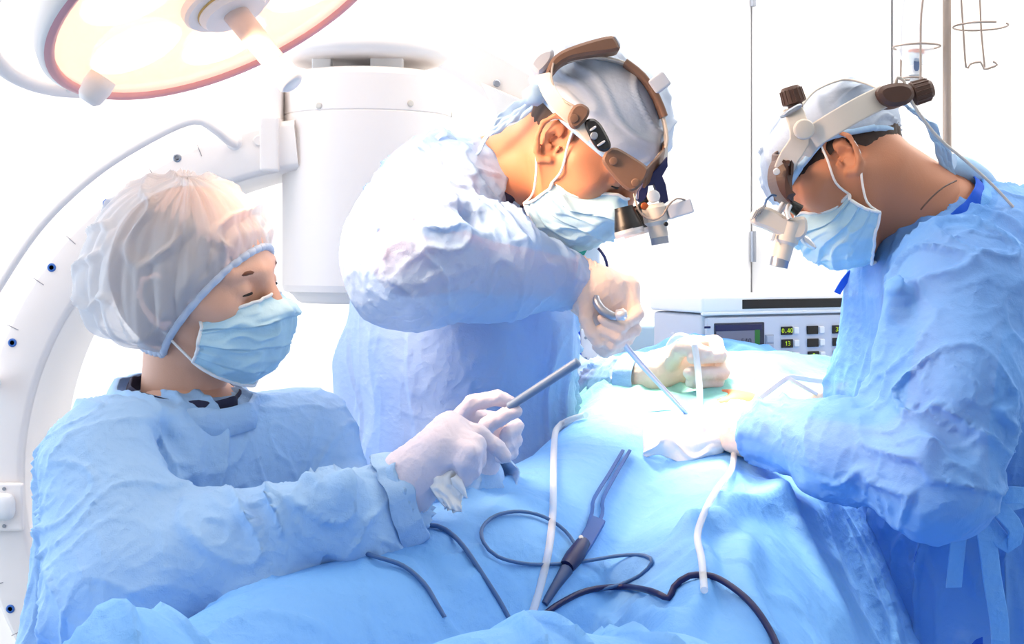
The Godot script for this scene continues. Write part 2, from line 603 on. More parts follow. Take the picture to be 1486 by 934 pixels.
# a sheet of cloth: f(u, v) -> point, u and v from 0 to 1; thick gives it a second face
func sheet(nu: int, nv: int, f: Callable, thick := 0.0015) -> Dictionary:
	var v := PackedVector3Array(); var t := PackedInt32Array()
	for i in nu + 1:
		for j in nv + 1: v.append(f.call(i / float(nu), j / float(nv)))
	for i in nu:
		for j in nv:
			var a := i * (nv + 1) + j
			t.append_array([a, a + nv + 1, a + 1, a + 1, a + nv + 1, a + nv + 2])
	if thick <= 0.0: return {"v": v, "t": t}
	var n := normals_of({"v": v, "t": t})
	var m := v.size()
	for i in m: v.append(v[i] - n[i] * thick)
	var k := t.size()
	for i in range(0, k, 3): t.append_array([m + t[i], m + t[i + 2], m + t[i + 1]])
	var edge := PackedInt32Array()
	for i in nu + 1: edge.append(i * (nv + 1))
	for j in range(1, nv + 1): edge.append(nu * (nv + 1) + j)
	for i in range(nu - 1, -1, -1): edge.append(i * (nv + 1) + nv)
	for j in range(nv - 1, 0, -1): edge.append(j)
	for i in edge.size():
		var a := edge[i]; var b := edge[(i + 1) % edge.size()]
		t.append_array([a, a + m, b, b, a + m, b + m])
	return {"v": v, "t": t}

# how cloth wrinkles: bones = [a, b, radius, folds per metre along, folds per metre round, depth]
func wrinkle(bones: Array, crisp := 1.0) -> Callable:
	return func(p: Vector3, _n: Vector3) -> float:
		var sum := 0.0
		var ws := 0.0
		for b in bones:
			var a: Vector3 = b[0]
			var ab: Vector3 = b[1] - a
			var h := clampf((p - a).dot(ab) / ab.length_squared(), 0.0, 1.0)
			var dd: float = (p - a - ab * h).length() / b[2]
			var w := 1.0 / pow(maxf(dd, 0.3), 8.0)
			if w < 0.01: continue
			var ax := ab.normalized()
			var al := (p - a).dot(ax)
			var q: Vector3 = (p - a - ax * al) * b[4] + ax * (al * b[3]) + a * 7.0
			var n1 := noise.get_noise_3dv(q * .55)
			var n2 := noise2.get_noise_3dv(q * .8 + Vector3(31, 7, 3) + Vector3(n1, -n1, n1) * .5)
			var sparse := .3 + .7 * smoothstep(-.25, .35, noise2.get_noise_3dv(q * .30 + Vector3(3, 17, 9)))
			var ridge := maxf(0.0, 1.0 - n2 * 2.4) if n2 > 0.0 else maxf(0.0, 1.0 + n2 * 9.0)
			var n3 := noise.get_noise_3dv(q * 1.7 + Vector3(5, 2, 13) + Vector3(n2, n1, -n2) * .5)
			var fine := maxf(0.0, 1.0 - n3 * 2.6) if n3 > 0.0 else maxf(0.0, 1.0 + n3 * 7.0)
			sum += w * b[5] * (n1 * 0.8 + ((ridge * ridge - 0.2) * 1.3 + (fine * fine - .2) * .55) * crisp * sparse)
			ws += w
		return sum / maxf(ws, 1e-6)
# ---------------------------------------------------------------- the room
func wallbox(lo: Vector3, hi: Vector3, r := 0.002) -> ArrayMesh:
	return mesh_of(rbox((lo + hi) * .5, hi - lo, r))

func build_room():
	var w: Material = mats.wall
	var trimm := mat("trim", Color(0.90, 0.90, 0.91), 0.5)
	struct("floor", wallbox(Vector3(-2.5, -0.1, -4.3), Vector3(2.7, 0, 1.6)), mats.floor)
	struct("ceiling", wallbox(Vector3(-2.5, 2.8, -4.3), Vector3(2.7, 2.9, 1.6)), w)
	struct("wall_back", wallbox(Vector3(-2.5, 0, -4.3), Vector3(2.7, 2.8, -4.1)), w)
	struct("wall_right", wallbox(Vector3(2.5, 0, -4.1), Vector3(2.7, 2.8, 1.4)), w)
	struct("wall_front", wallbox(Vector3(-2.5, 0, 1.4), Vector3(2.7, 2.8, 1.6)), w)
	# left wall with one wide window opening, out of view and added for cool light
	var lw := struct("wall_left", mesh_of(join([
		rbox(Vector3(-2.4, 0.3, -1.35), Vector3(0.2, 0.6, 5.5), 0.002), rbox(Vector3(-2.4, 2.6, -1.35), Vector3(0.2, 0.4, 5.5), 0.002),
		rbox(Vector3(-2.4, 1.5, -3.75), Vector3(0.2, 1.8, 0.7), 0.002), rbox(Vector3(-2.4, 1.5, 0.4), Vector3(0.2, 1.8, 2.0), 0.002)])), w)
	lw.set_meta("kind", "structure")
	var wn := Node3D.new()
	wn.name = "added_window_1"; wn.set_meta("kind", "structure"); add_child(wn)
	for z in [-3.36, -2.0, -0.64]:
		part("window_frame", mesh_of(rbox(Vector3(-2.4, 1.5, z), Vector3(0.08, 1.8, 0.06), 0.006)), trimm, wn)
	for y in [0.63, 2.37]:
		part("window_frame", mesh_of(rbox(Vector3(-2.4, y, -2.0), Vector3(0.08, 0.06, 2.66), 0.006)), trimm, wn)
	for z in [-2.68, -1.32]:
		part("pane", mesh_of(rbox(Vector3(-2.4, 1.5, z), Vector3(0.008, 1.68, 1.3), 0.002)), mat("pane", Color(0.95, 0.98, 1.0, 0.12), 0.02, 0.0, {"transparency": BaseMaterial3D.TRANSPARENCY_ALPHA}), wn)
	# door with its frame and a narrow panel in the back wall, right of the middle
	var z0 := 4.08
	var dr := Node3D.new()
	dr.name = "door_1"; dr.set_meta("kind", "structure"); add_child(dr)
	var x0 := P(1048, 0, z0).x; var x1 := P(1088, 0, z0).x; var x2 := P(1296, 0, z0).x; var x3 := P(1340, 0, z0).x
	part("door_frame", mesh_of(rbox(Vector3((x0 + x1) * .5, 1.2, -4.075), Vector3(x1 - x0, 2.4, 0.05), 0.012)), trimm, dr)
	part("door_frame", mesh_of(rbox(Vector3((x2 + x3) * .5, 1.2, -4.075), Vector3(x3 - x2, 2.4, 0.05), 0.012)), trimm, dr)
	part("door_frame", mesh_of(rbox(Vector3((x0 + x3) * .5, 2.43, -4.075), Vector3(x3 - x0, 0.08, 0.05), 0.012)), trimm, dr)
	part("door_leaf", mesh_of(rbox(Vector3((x1 + x2) * .5, 1.19, -4.09), Vector3(x2 - x1 - .012, 2.37, 0.03), 0.004)), trimm, dr)
	for y in [0.5, 1.35, 2.1]:
		part("hinge", mesh_of(lathe(Vector3(x1 + .004, y, -4.045), Vector3.UP, [[0, 0], [0, .009], [.09, .009], [.09, 0]], 12)), mats.steel_dull, dr)
	for i in 2:
		struct("trim_%d" % (i + 1), mesh_of(rbox(Vector3([-2.29, 2.49][i], 0.05, -1.35), Vector3(0.02, 0.1, 5.4), 0.004)), trimm)
	var glow := mat("panel_glow", Color(1, 1, 1), 0.5, 0.0, {"emission_enabled": true, "emission": Color(1.0, 0.97, 0.93), "emission_energy_multiplier": 1.2})
	for i in PANELS.size():
		var p = PANELS[i]
		var t := thing("ceiling_light", "white rectangular ceiling light panel in the theatre ceiling", "light", Vector3(p[0], 2.8, p[1]), "ceiling light panels")
		part("frame", mesh_of(join([rbox(Vector3(p[0], 2.79, p[1] - .295), Vector3(1.24, 0.03, 0.03), .004), rbox(Vector3(p[0], 2.79, p[1] + .295), Vector3(1.24, 0.03, 0.03), .004),
			rbox(Vector3(p[0] - .605, 2.79, p[1]), Vector3(0.03, 0.03, 0.6), .004), rbox(Vector3(p[0] + .605, 2.79, p[1]), Vector3(0.03, 0.03, 0.6), .004)])), mats.white_paint, t)
		part("diffuser", mesh_of(rbox(Vector3(p[0], 2.79, p[1]), Vector3(1.18, 0.012, 0.56), .003)), glow, t)

# ---------------------------------------------------------------- table, patient, drapes
# height of the draped patient over a place of the table (world x, and z counted away from the camera)
const LIMBS := [
	# x, z, top height, x, z, top height, half width
	[-0.42, 1.16, 0.985, -0.036, 1.68, 1.072, 0.155],
	[-0.036, 1.68, 1.072, 0.16, 2.02, 1.128, 0.17],
	[0.16, 1.16, 0.955, 0.245, 1.70, 1.045, 0.14],
	[0.245, 1.70, 1.045, 0.30, 2.04, 1.125, 0.17],
	[0.16, 2.02, 1.128, 0.36, 2.06, 1.125, 0.17],
	[0.28, 2.05, 1.125, 0.50, 2.75, 1.12, 0.20],
]
var drape_lines := []
func drape_height(x: float, z: float) -> float:
	var h := 0.80
	for l in LIMBS:
		var ax: float = l[0]; var az: float = l[1]
		var dx: float = l[3] - ax; var dz: float = l[4] - az
		var t := clampf(((x - ax) * dx + (z - az) * dz) / (dx * dx + dz * dz), 0.0, 1.0)
		var ex := x - ax - dx * t; var ez := z - az - dz * t
		var r := sqrt(ex * ex + ez * ez) / float(l[6])
		var top: float = lerpf(l[2], l[5], t)
		# round on the limb, then falling away as a steep slope of cloth
		var y: float = top - 0.12 * r * r if r < 1.0 else top - 0.12 - 0.30 * (r - 1.0)
		var k := 0.05
		var g := maxf(k - absf(y - h), 0.0) / k
		h = maxf(h, y) + g * g * k * 0.25
	return h

func drape_top(x: float, z: float) -> float:
	var y := drape_height(x, z)
	# folds: fans running down from the ridges, deeper where the cloth hangs
	var steep := clampf((1.10 - y) * 4.0, 0.05, 1.0)
	var q := Vector3(x * 4.0 + z * 1.5, z * 2.4 - x * 2.0, 1.7)
	var n1 := noise.get_noise_3dv(q)
	var n2 := noise2.get_noise_3dv(q * 1.6 + Vector3(n1, n1, 0) * .4)
	var rid := maxf(0.0, 1.0 - n2 * 3.0) if n2 > 0.0 else maxf(0.0, 1.0 + n2 * 9.0)
	y += steep * (0.022 * n1 + 0.016 * rid * rid) + 0.003 * n1
	for c in drape_lines:
		var dx: float = c[2] - c[0]; var dz: float = c[3] - c[1]
		var l := sqrt(dx * dx + dz * dz)
		var t: float = ((x - c[0]) * dx + (z - c[1]) * dz) / (l * l)
		if t < -.2 or t > 1.2: continue
		var off: float = ((x - c[0]) * dz - (z - c[1]) * dx) / l + .012 * sin(t * 5.0 + c[0] * 30.0)
		if absf(off) > .06: continue
		var prof: float = exp(-pow(off / (c[4] if off > 0.0 else c[4] * .4), 2.0))
		y += c[5] * prof * smoothstep(-.2, .15, t) * smoothstep(1.2, .75, t)
	return y

func build_table_and_drapes():
	# the operating table under the drapes
	var tb := thing("operating_table", "operating table with steel column hidden under the blue drapes", "table", Vector3(0.2, 0, -1.95))
	var dir := Vector3(0.12, 0, -0.99).normalized()
	var bs := Basis(Vector3.UP.cross(-dir), Vector3.UP, -dir)
	part("table_top", mesh_of(rbox(Vector3(0.25, 0.80, -1.76), Vector3(0.34, 0.08, 1.26), 0.02, bs)), mat("black_vinyl", Color(0.08, 0.08, 0.09), 0.5), tb)
	part("column", mesh_of(rbox(Vector3(0.25, 0.42, -1.80), Vector3(0.22, 0.70, 0.34), 0.02, bs)), mats.steel_dull, tb)
	part("base", mesh_of(rbox(Vector3(0.25, 0.04, -1.80), Vector3(0.30, 0.08, 0.8), 0.02, bs)), mats.steel_dull, tb)
	# the blue drape over the patient: a sheet of cloth, folds and all
	var lines := []
	for c in [[742, 695, 680, 738, .02, .010], [620, 800, 720, 826, .018, .009], [645, 832, 745, 858, .016, .008], [1200, 732, 1050, 765, .03, .022], [1050, 765, 1005, 800, .028, .02], [1005, 795, 870, 838, .024, .016], [1000, 812, 890, 862, .02, .012],
			[1012, 800, 1015, 950, .026, .020], [940, 880, 965, 950, .022, .014], [1075, 790, 1130, 950, .03, .022], [1140, 730, 1235, 950, .03, .022], [1180, 720, 1290, 900, .03, .018], [940, 706, 1060, 690, .02, .006], [955, 745, 1055, 735, .02, .007], [700, 745, 800, 735, .016, .006], [880, 905, 990, 880, .02, .012]]:
		var h := on_drape([[c[0], c[1]], [c[2], c[3]]], 0.0)
		lines.append([h[0].x, -h[0].z, h[1].x, -h[1].z, c[4], c[5]])
	drape_lines = lines
	var dw := sheet(240, 230, func(u: float, v: float) -> Vector3:
		var x := lerpf(-0.66, 0.78, u)
		var z := lerpf(1.02, 2.07, v)
		var y := drape_top(x, z)
		return Vector3(x, y, -z))
	single("surgical_drape", mesh_of(dw), mats.drape, "large light blue surgical drape spread over the patient in folds", "drape")
	# foreground swell of the same cloth, thrown over the near end of the table
	var fg := sheet(170, 50, func(u: float, v: float) -> Vector3:
		var x := lerpf(-0.62, 0.42, u)
		var z := lerpf(0.95, 1.28, v)
		var hump: float = 0.062 * exp(-pow((x + 0.318) / 0.062, 2.0)) + 0.046 * exp(-pow((x - 0.005) / 0.105, 2.0)) + 0.022 * exp(-pow((x - 0.15) / 0.07, 2.0))
		var y := 1.016 + hump - 0.14 * pow((v - 0.58) * 2.0, 2.0)
		y += 0.008 * noise.get_noise_3d(x * 9.0, z * 5.0, 4.0)
		var n2 := noise2.get_noise_3d(x * 9.0 + z * 4.0, z * 3.0, 9.0)
		y += 0.014 * pow(maxf(0.0, 1.0 - n2 * 3.0) if n2 > 0.0 else maxf(0.0, 1.0 + n2 * 9.0), 2.0)
		return Vector3(x, y, -z))
	single("foot_drape", mesh_of(fg), mats.drape, "pale blue cover sheet bunched over the near table end", "drape")
	# far drapes: pale blue sheet and the green towel round the wound
	var far := sheet(110, 70, func(u: float, v: float) -> Vector3:
		var x := lerpf(0.05, 1.0, u)
		var z := lerpf(2.30, 2.62, v)
		var y := 1.165 + 0.05 * exp(-pow((x - 0.36) / 0.16, 2.0)) * smoothstep(0.0, 0.5, v) - 0.11 * smoothstep(0.42, 0.75, x) - 0.35 * pow(maxf(0.0, v - 0.6) / 0.4, 2.0)
		y -= 0.35 * pow(maxf(0.0, 0.16 - x) / 0.11, 2.0) * .3
		y += 0.012 * noise.get_noise_3d(x * 8.0, z * 10.0, 2.0) + 0.010 * maxf(0.0, 1.0 - absf(noise2.get_noise_3d(x * 7.0, z * 16.0, 1.0)) * 3.0)
		return Vector3(x, y, -z))
	single("head_end_drape", mesh_of(far), mats.drape, "pale blue sheet raised behind the green towel", "drape")
	var grn := sheet(100, 60, func(u: float, v: float) -> Vector3:
		var x := lerpf(0.10, 0.62, u)
		var z := lerpf(2.04, 2.36, v)
		var y := 1.128 + 0.055 * smoothstep(0.0, 0.9, v) + 0.018 * sin(u * PI) - 0.25 * pow(maxf(0.0, absf(u - 0.5) - 0.36), 2.0) * 9.0
		y += 0.008 * noise.get_noise_3d(x * 9.0, z * 9.0, 6.0) + 0.006 * maxf(0.0, 1.0 - absf(noise2.get_noise_3d(x * 9.0, z * 14.0, 8.0)) * 3.0)
		return Vector3(x, y, -z))
	single("green_towel", mesh_of(grn), mats.green_drape, "pale green surgical towel laid behind the wound", "towel")
	# the patient, seen only where the skin shows in the opening
	var lo := Vector3(-0.5, 0.8, -2.95); var hi := Vector3(0.8, 1.2, -1.0)
	var f := Field.new(lo, hi, 0.016)
	f.cap(Vector3(0.27, 1.05, -2.06), Vector3(0.22, 1.03, -2.34), .072, .07, .06)
	f.cap(Vector3(0.22, 1.03, -2.34), Vector3(0.18, 1.02, -2.52), .06, .05, .05)
	f.ell(Vector3(0.16, 1.01, -2.60), Basis.IDENTITY, Vector3(.075, .09, .10), .02)
	f.cap(Vector3(0.20, 1.03, -2.0), Vector3(-0.02, 0.96, -1.68), .06, .05, .05)
	f.cap(Vector3(-0.02, 0.96, -1.68), Vector3(-0.38, 0.89, -1.2), .045, .03, .04)
	f.cap(Vector3(0.30, 1.02, -2.0), Vector3(0.245, 0.94, -1.70), .06, .05, .05)
	f.cap(Vector3(0.245, 0.94, -1.70), Vector3(0.17, 0.87, -1.2), .045, .03, .04)
	var pt := thing("person", "patient lying under the drapes with bare skin at the wound", "person", Vector3(0.3, 0.85, -2.0))
	part("body", mesh_of(f.net()), mats.skin, pt)
	# the opened wound: bulging skin edge with iodine-stained rim
	var g := Field.new(Vector3(0.15, 1.08, -2.24), Vector3(0.48, 1.22, -2.0), 0.005)
	g.ell(Vector3(0.325, 1.135, -2.11), Basis.IDENTITY, Vector3(.075, .030, .045), .02)
	g.ell(Vector3(0.30, 1.165, -2.10), Basis.IDENTITY, Vector3(.03, .03, .02), .01, true)
	part("wound_skin", mesh_of(g.net()), mat("stained_skin", Color(0.86, 0.50, 0.34), 0.5), pt, "orange stained skin round the wound")
	# folded white gauze on the near side of the wound
	var pad := sheet(60, 40, func(u: float, v: float) -> Vector3:
		var a := P(lerpf(930, 1045, u), lerpf(600, 660, v), 1.93)
		var n2 := noise2.get_noise_3d(u * 1.8, v * 1.2, 11.0)
		var dd := 0.006 * noise.get_noise_3d(u * 1.6, v * 1.4, 11.0) + .006 * maxf(0.0, 1.0 - absf(n2) * 4.0) - 0.012 * pow(absf(u - .5) * 2.0, 4.0)
		return a + Vector3(0, .006 * sin(u * 9.0) * v, 0.012 + dd + 0.03 * v + 0.015 * sin(v * PI)), 0.004)
	single("gauze_pad", mesh_of(pad), mats.white_cloth, "white folded gauze hanging over the near edge of the wound", "gauze")
# ---------------------------------------------------------------- C-arm
func arc_band(c: Vector3, r0: float, r1: float, z0: float, z1: float, a0: float, a1: float, n := 90) -> Dictionary:
	var rings := []
	var b := 0.012
	for i in n + 1:
		var a := lerpf(a0, a1, i / float(n))
		var d := Vector3(cos(a), sin(a), 0)
		var ring := PackedVector3Array()
		for q in [[r1 - b, z0], [r1, z0 - b], [r1, z1 + b], [r1 - b, z1], [r0 + b, z1], [r0, z1 + b], [r0, z0 - b], [r0 + b, z0]]:
			ring.append(c + d * q[0] + Vector3(0, 0, q[1]))
		ring.reverse()
		rings.append(ring)
	return skin(rings)

func build_c_arm():
	var Z := 2.5
	var k := Z / F
	var c := P(480, 690, Z)
	var t := thing("c_arm", "white C-shaped X-ray arm with drum detector and handrail behind the nurse", "x-ray machine", Vector3(c.x, 0, c.z - .12))
	part("arc", mesh_of(arc_band(c, 447 * k, 520 * k, 0, -0.26, deg_to_rad(96), deg_to_rad(262))), mats.white_paint, t)
	# numbered bolts and degree ticks along the outer rim
	var bolt := mat("bolt_blue", Color(0.22, 0.42, 0.72), 0.4)
	for a in [[257, 229], [155, 295], [75, 388], [18, 497], [15, 883]]:
		var p := P(a[0], a[1], Z)
		part("bolt", mesh_of(turned(p - Vector3(0, 0, .002), Vector3(0, 0, 1), [[0, .0078], [.003, .0078], [.004, .006], [.004, .0042], [.002, .0042], [.002, 0]], 20)), mats.steel_dull if a[0] == 257 else bolt, t)
	for i in 16:
		var a := deg_to_rad(112 + i * 8.6)
		var d := Vector3(cos(a), sin(a), 0)
		part("tick_mark", mesh_of(slab(PackedVector3Array([c + d * 500 * k + d.cross(Vector3.BACK) * .0007, c + d * 518 * k + d.cross(Vector3.BACK) * .0007, c + d * 518 * k - d.cross(Vector3.BACK) * .0007, c + d * 500 * k - d.cross(Vector3.BACK) * .0007]), Vector3.BACK, .0016, .0002)), mat("tick", Color(0.62, 0.60, 0.62), 0.6), t)
	# handrail
	var rail := PL([[-60, 520, 2.44], [-5, 420, 2.44], [60, 325, 2.44], [140, 250, 2.44], [225, 197, 2.44], [282, 174, 2.44], [310, 186, 2.45], [332, 204, 2.48], [345, 209, 2.51]])
	part("handrail", mesh_of(tube(rail, 0.0085, 14)), mats.white_paint, t)
	part("handrail_socket", mesh_of(turned(P(345, 208, 2.52), Vector3(-.25, .12, 1), [[0, .017], [.018, .017], [.024, .012], [.026, 0]], 20)), mats.white_paint, t)
	part("round_plate", mesh_of(turned(P(376, 204, 2.502), Vector3.BACK, [[0, .010], [.004, .010], [.005, .008], [.005, 0]], 20)), mats.white_paint, t)
	part("knob", mesh_of(turned(P(-8, 553, 2.5), Vector3.BACK, [[0, .010], [.02, .010], [.022, .020], [.036, .022], [.044, .016], [.046, 0]], 24)), mats.white_plastic, t)
	var pl := part("cover_plate", mesh_of(rbox(P(2, 735, 2.49), Vector3(.082, .088, .012), .006)), mats.white_paint, t)
	part("dome", mesh_of(rbox(P(0, 735, 2.48), Vector3(.055, .05, .035), .017)), mats.white_plastic, pl)
	for y in [709, 763]:
		part("screw", mesh_of(turned(P(6, y, 2.483), Vector3.BACK, [[0, .0035], [.002, .003], [.002, 0]], 12)), mats.steel_dull, pl)
	# end block joining the arc and the detector drum
	part("end_block", mesh_of(rbox(P(405, 215, 2.60), Vector3(.035, .10, .22), .006)), mats.white_paint, t)
	part("end_post", mesh_of(rbox(P(403, 160, 2.55), Vector3(.020, .09, .05), .005)), mats.white_paint, t)
	# detector drum
	var dz := 2.62
	var ck := dz / F
	var dc := P(533, 435, dz)
	var R := 122 * ck
	var hgt := 325 * ck
	var drum := part("detector_drum", mesh_of(turned(dc, Vector3.UP, [[-.004, 0], [-.004, R - .035], [.0, R - .028], [.01, R - .020], [.016, R - .012], [.018, R - .003], [.03, R], [hgt - .082, R], [hgt - .080, R - .002], [hgt - .078, R], [hgt - .014, R], [hgt - .004, R - .006], [hgt, R - .02], [hgt, 0]], 72)), mats.white_paint, t)
	for a in [[478, 157], [603, 153], [655, 158]]:
		var dx: float = (a[0] - 533) / 122.0
		var p := Vector3(dc.x + dx * R * .995, P(0, a[1], dz - .1).y, dc.z + sqrt(maxf(0.0, 1.0 - dx * dx)) * R)
		var o := Vector3(dx, 0, sqrt(maxf(0.0, 1.0 - dx * dx)))
		part("screw_cap", mesh_of(turned(p - o * .001, o, [[0, .006], [.003, .006], [.004, .004], [.004, .0]], 16)), mats.cream_plastic, drum)
	# disc on posts above the drum
	var top := dc + Vector3(0, hgt, 0)
	part("top_disc", mesh_of(lathe(top + Vector3(-.006, .020, 0), Vector3.UP, [[0, 0], [0, R - .03], [.004, R - .012], [.012, R - .002], [.022, R], [.032, R - .004], [.040, R - .016], [.042, R - .03], [.042, 0]], 72)), mats.white_paint, t)
	for q in [[-.075, .075, .035], [.045, .08, .06], [0, -.06, .06]]:
		part("disc_post", mesh_of(rbox(top + Vector3(q[0], .010, q[1]), Vector3(q[2], .04, .03), .003)), mats.white_plastic, t)

# ---------------------------------------------------------------- lamps
const LAMP_AT := Vector3(-0.355, 1.695, -1.70)
const LAMP_N := Vector3(0.45, -0.87, 0.18)

func lamp_head(t: Node3D, c: Vector3, n: Vector3, R: float, detail: bool):
	n = n.normalized()
	var e1 := (Vector3.RIGHT - n * n.x).normalized(); var e2 := n.cross(e1)
	var housing := part("housing", mesh_of(lathe(c, n, [[-.10, 0], [-.10, R * .35], [-.085, R * .70], [-.05, R * .93], [-.02, R], [.005, R * 1.01], [.012, R * .985], [.012, R * .95], [-.004, R * .93]], 80)), mats.white_paint, t)
	part("rim", mesh_of(lathe(c, n, [[.004, R * .93], [.014, R * .935], [.016, R * .96], [.012, R * .985]], 80)), mat("rim_pink", Color(0.86, 0.62, 0.64), 0.35), housing)
	# facetted reflectors under a glass cover
	var refl := mat("reflector", Color(0.95, 0.90, 0.82), 0.25, 0.4, {"emission_enabled": true, "emission": Color(1.0, 0.84, 0.66), "emission_energy_multiplier": 3.0})
	for i in 6:
		var a := TAU * i / 6.0 + 0.3
		var o := c + (e1 * cos(a) + e2 * sin(a)) * R * .58
		part("reflector_lamp", mesh_of(lathe(o, n, [[-.035, .0], [-.03, R * .10], [-.012, R * .22], [.0, R * .26], [.001, R * .25], [-.012, R * .2], [-.028, R * .08], [-.028, 0]], 24)), refl, t)
	part("lens", mesh_of(lathe(c, n, [[.006, 0], [.006, R * .93], [.009, R * .93], [.009, 0]], 64)), mat("lens", Color(1.0, 0.96, 0.92, 0.35), 0.35, 0.0, {"transparency": BaseMaterial3D.TRANSPARENCY_ALPHA, "emission_enabled": true, "emission": Color(1.0, 0.80, 0.68), "emission_energy_multiplier": 2.6}), t)
	if not detail: return
	var hub := part("hub", mesh_of(turned(c + n * .008, n, [[0, R * .26], [.010, R * .255], [.014, R * .24], [.014, R * .19], [.020, R * .185], [.026, R * .165], [.026, 0]], 48)), mats.white_paint, t)
	part("hub_ring", mesh_of(lathe(c + n * .022, n, [[0, R * .19], [.003, R * .19], [.003, R * .175]], 48)), mat("hub_gold", Color(0.90, 0.72, 0.42), 0.4), hub)

func build_surgical_lamps():
	var t := thing("surgical_lamp", "round white surgical lamp with tubular rail glowing warm above the nurse", "lamp", LAMP_AT)
	var R := 0.235
	lamp_head(t, LAMP_AT, LAMP_N, R, true)
	var n := LAMP_N.normalized()
	var e1 := (Vector3.RIGHT - n * n.x).normalized(); var e2 := n.cross(e1)
	# rail round the head, on brackets
	var pts := PackedVector3Array()
	for i in 49:
		var a := TAU * i / 48.0
		pts.append(LAMP_AT - n * .035 + (e1 * cos(a) + e2 * sin(a)) * R * 1.2)
	part("rail", mesh_of(tube(pts, 0.011, 12, 0.02)), mats.white_paint, t)
	for i in 4:
		var a := TAU * i / 4.0 + 0.5
		var d := e1 * cos(a) + e2 * sin(a)
		part("rail_bracket", mesh_of(tube(PackedVector3Array([LAMP_AT - n * .035 + d * R * .95, LAMP_AT - n * .035 + d * R * 1.2]), 0.010, 10)), mats.white_paint, t)
	part("rail_knob", mesh_of(lathe(P(150, 112, 1.66), Vector3(-.5, -.8, .1), [[0, 0], [0, .017], [.014, .018], [.030, .015], [.036, .010], [.036, 0]], 24)), mats.white_paint, t)
	part("handle", mesh_of(lathe(LAMP_AT + n * .03, n + Vector3(.18, .1, 0), [[0, 0], [0, .016], [.085, .0145], [.09, .012], [.09, 0]], 24)), mat("handle_pink", Color(0.90, 0.80, 0.76), 0.45), t)
	part("handle_tip", mesh_of(lathe(LAMP_AT + n * .03 + (n + Vector3(.18, .1, 0)).normalized() * .088, n + Vector3(.18, .1, 0), [[0, 0], [0, .0165], [.030, .0165], [.034, .012], [.034, 0]], 24)), mats.white_plastic, t)
	part("arm", mesh_of(tube(PackedVector3Array([LAMP_AT - n * .09, LAMP_AT - n * .22 + Vector3(0, .05, 0), Vector3(-.55, 2.35, -1.7), Vector3(-.35, 2.6, -1.9), Vector3(-.3, 2.8, -1.95)]), 0.024, 14, 0.04)), mats.white_paint, t)
	# the second head, over the table and out of the picture
	var c2 := OVER_AT
	var u := thing("surgical_lamp", "white surgical lamp head hanging over the wound from the ceiling", "lamp", c2)
	lamp_head(u, c2, SITE - c2, 0.27, false)
	part("arm", mesh_of(tube(PackedVector3Array([c2 + Vector3(0, .09, 0), c2 + Vector3(-.02, .2, 0), Vector3(.05, 2.62, -2.3), Vector3(-.1, 2.68, -2.1), Vector3(-.2, 2.8, -2.0)]), 0.024, 14, 0.04)), mats.white_paint, u)

func build_support_arm():
	var t := thing("support_arm", "broad white support beam slanting down behind the detector drum", "equipment arm", P(640, 90, 3.0))
	part("beam", mesh_of(slab_px([[470, 40], [520, -10], [590, 20], [690, 62], [770, 105], [820, 150], [820, 215], [770, 190], [718, 155], [640, 100]], 3.05, 0.14, 0.012)), mats.white_paint, t)
	part("bolt", mesh_of(turned(P(721, 121, 2.975), Vector3.BACK, [[0, .008], [.004, .008], [.006, .006], [.006, 0]], 20)), mats.steel_dull, t)
	part("side_cover", mesh_of(slab_px([[700, 128], [770, 158], [830, 192], [830, 260], [730, 220], [716, 160]], 3.06, 0.20, 0.002, false)), mats.white_plastic, t)
	part("column", mesh_of(tube(PackedVector3Array([P(480, 20, 3.05), P(440, -40, 3.05), Vector3(-.48, 2.3, -3.05), Vector3(-.48, 2.8, -3.05)]), 0.05, 18, 0.05)), mats.white_paint, t)

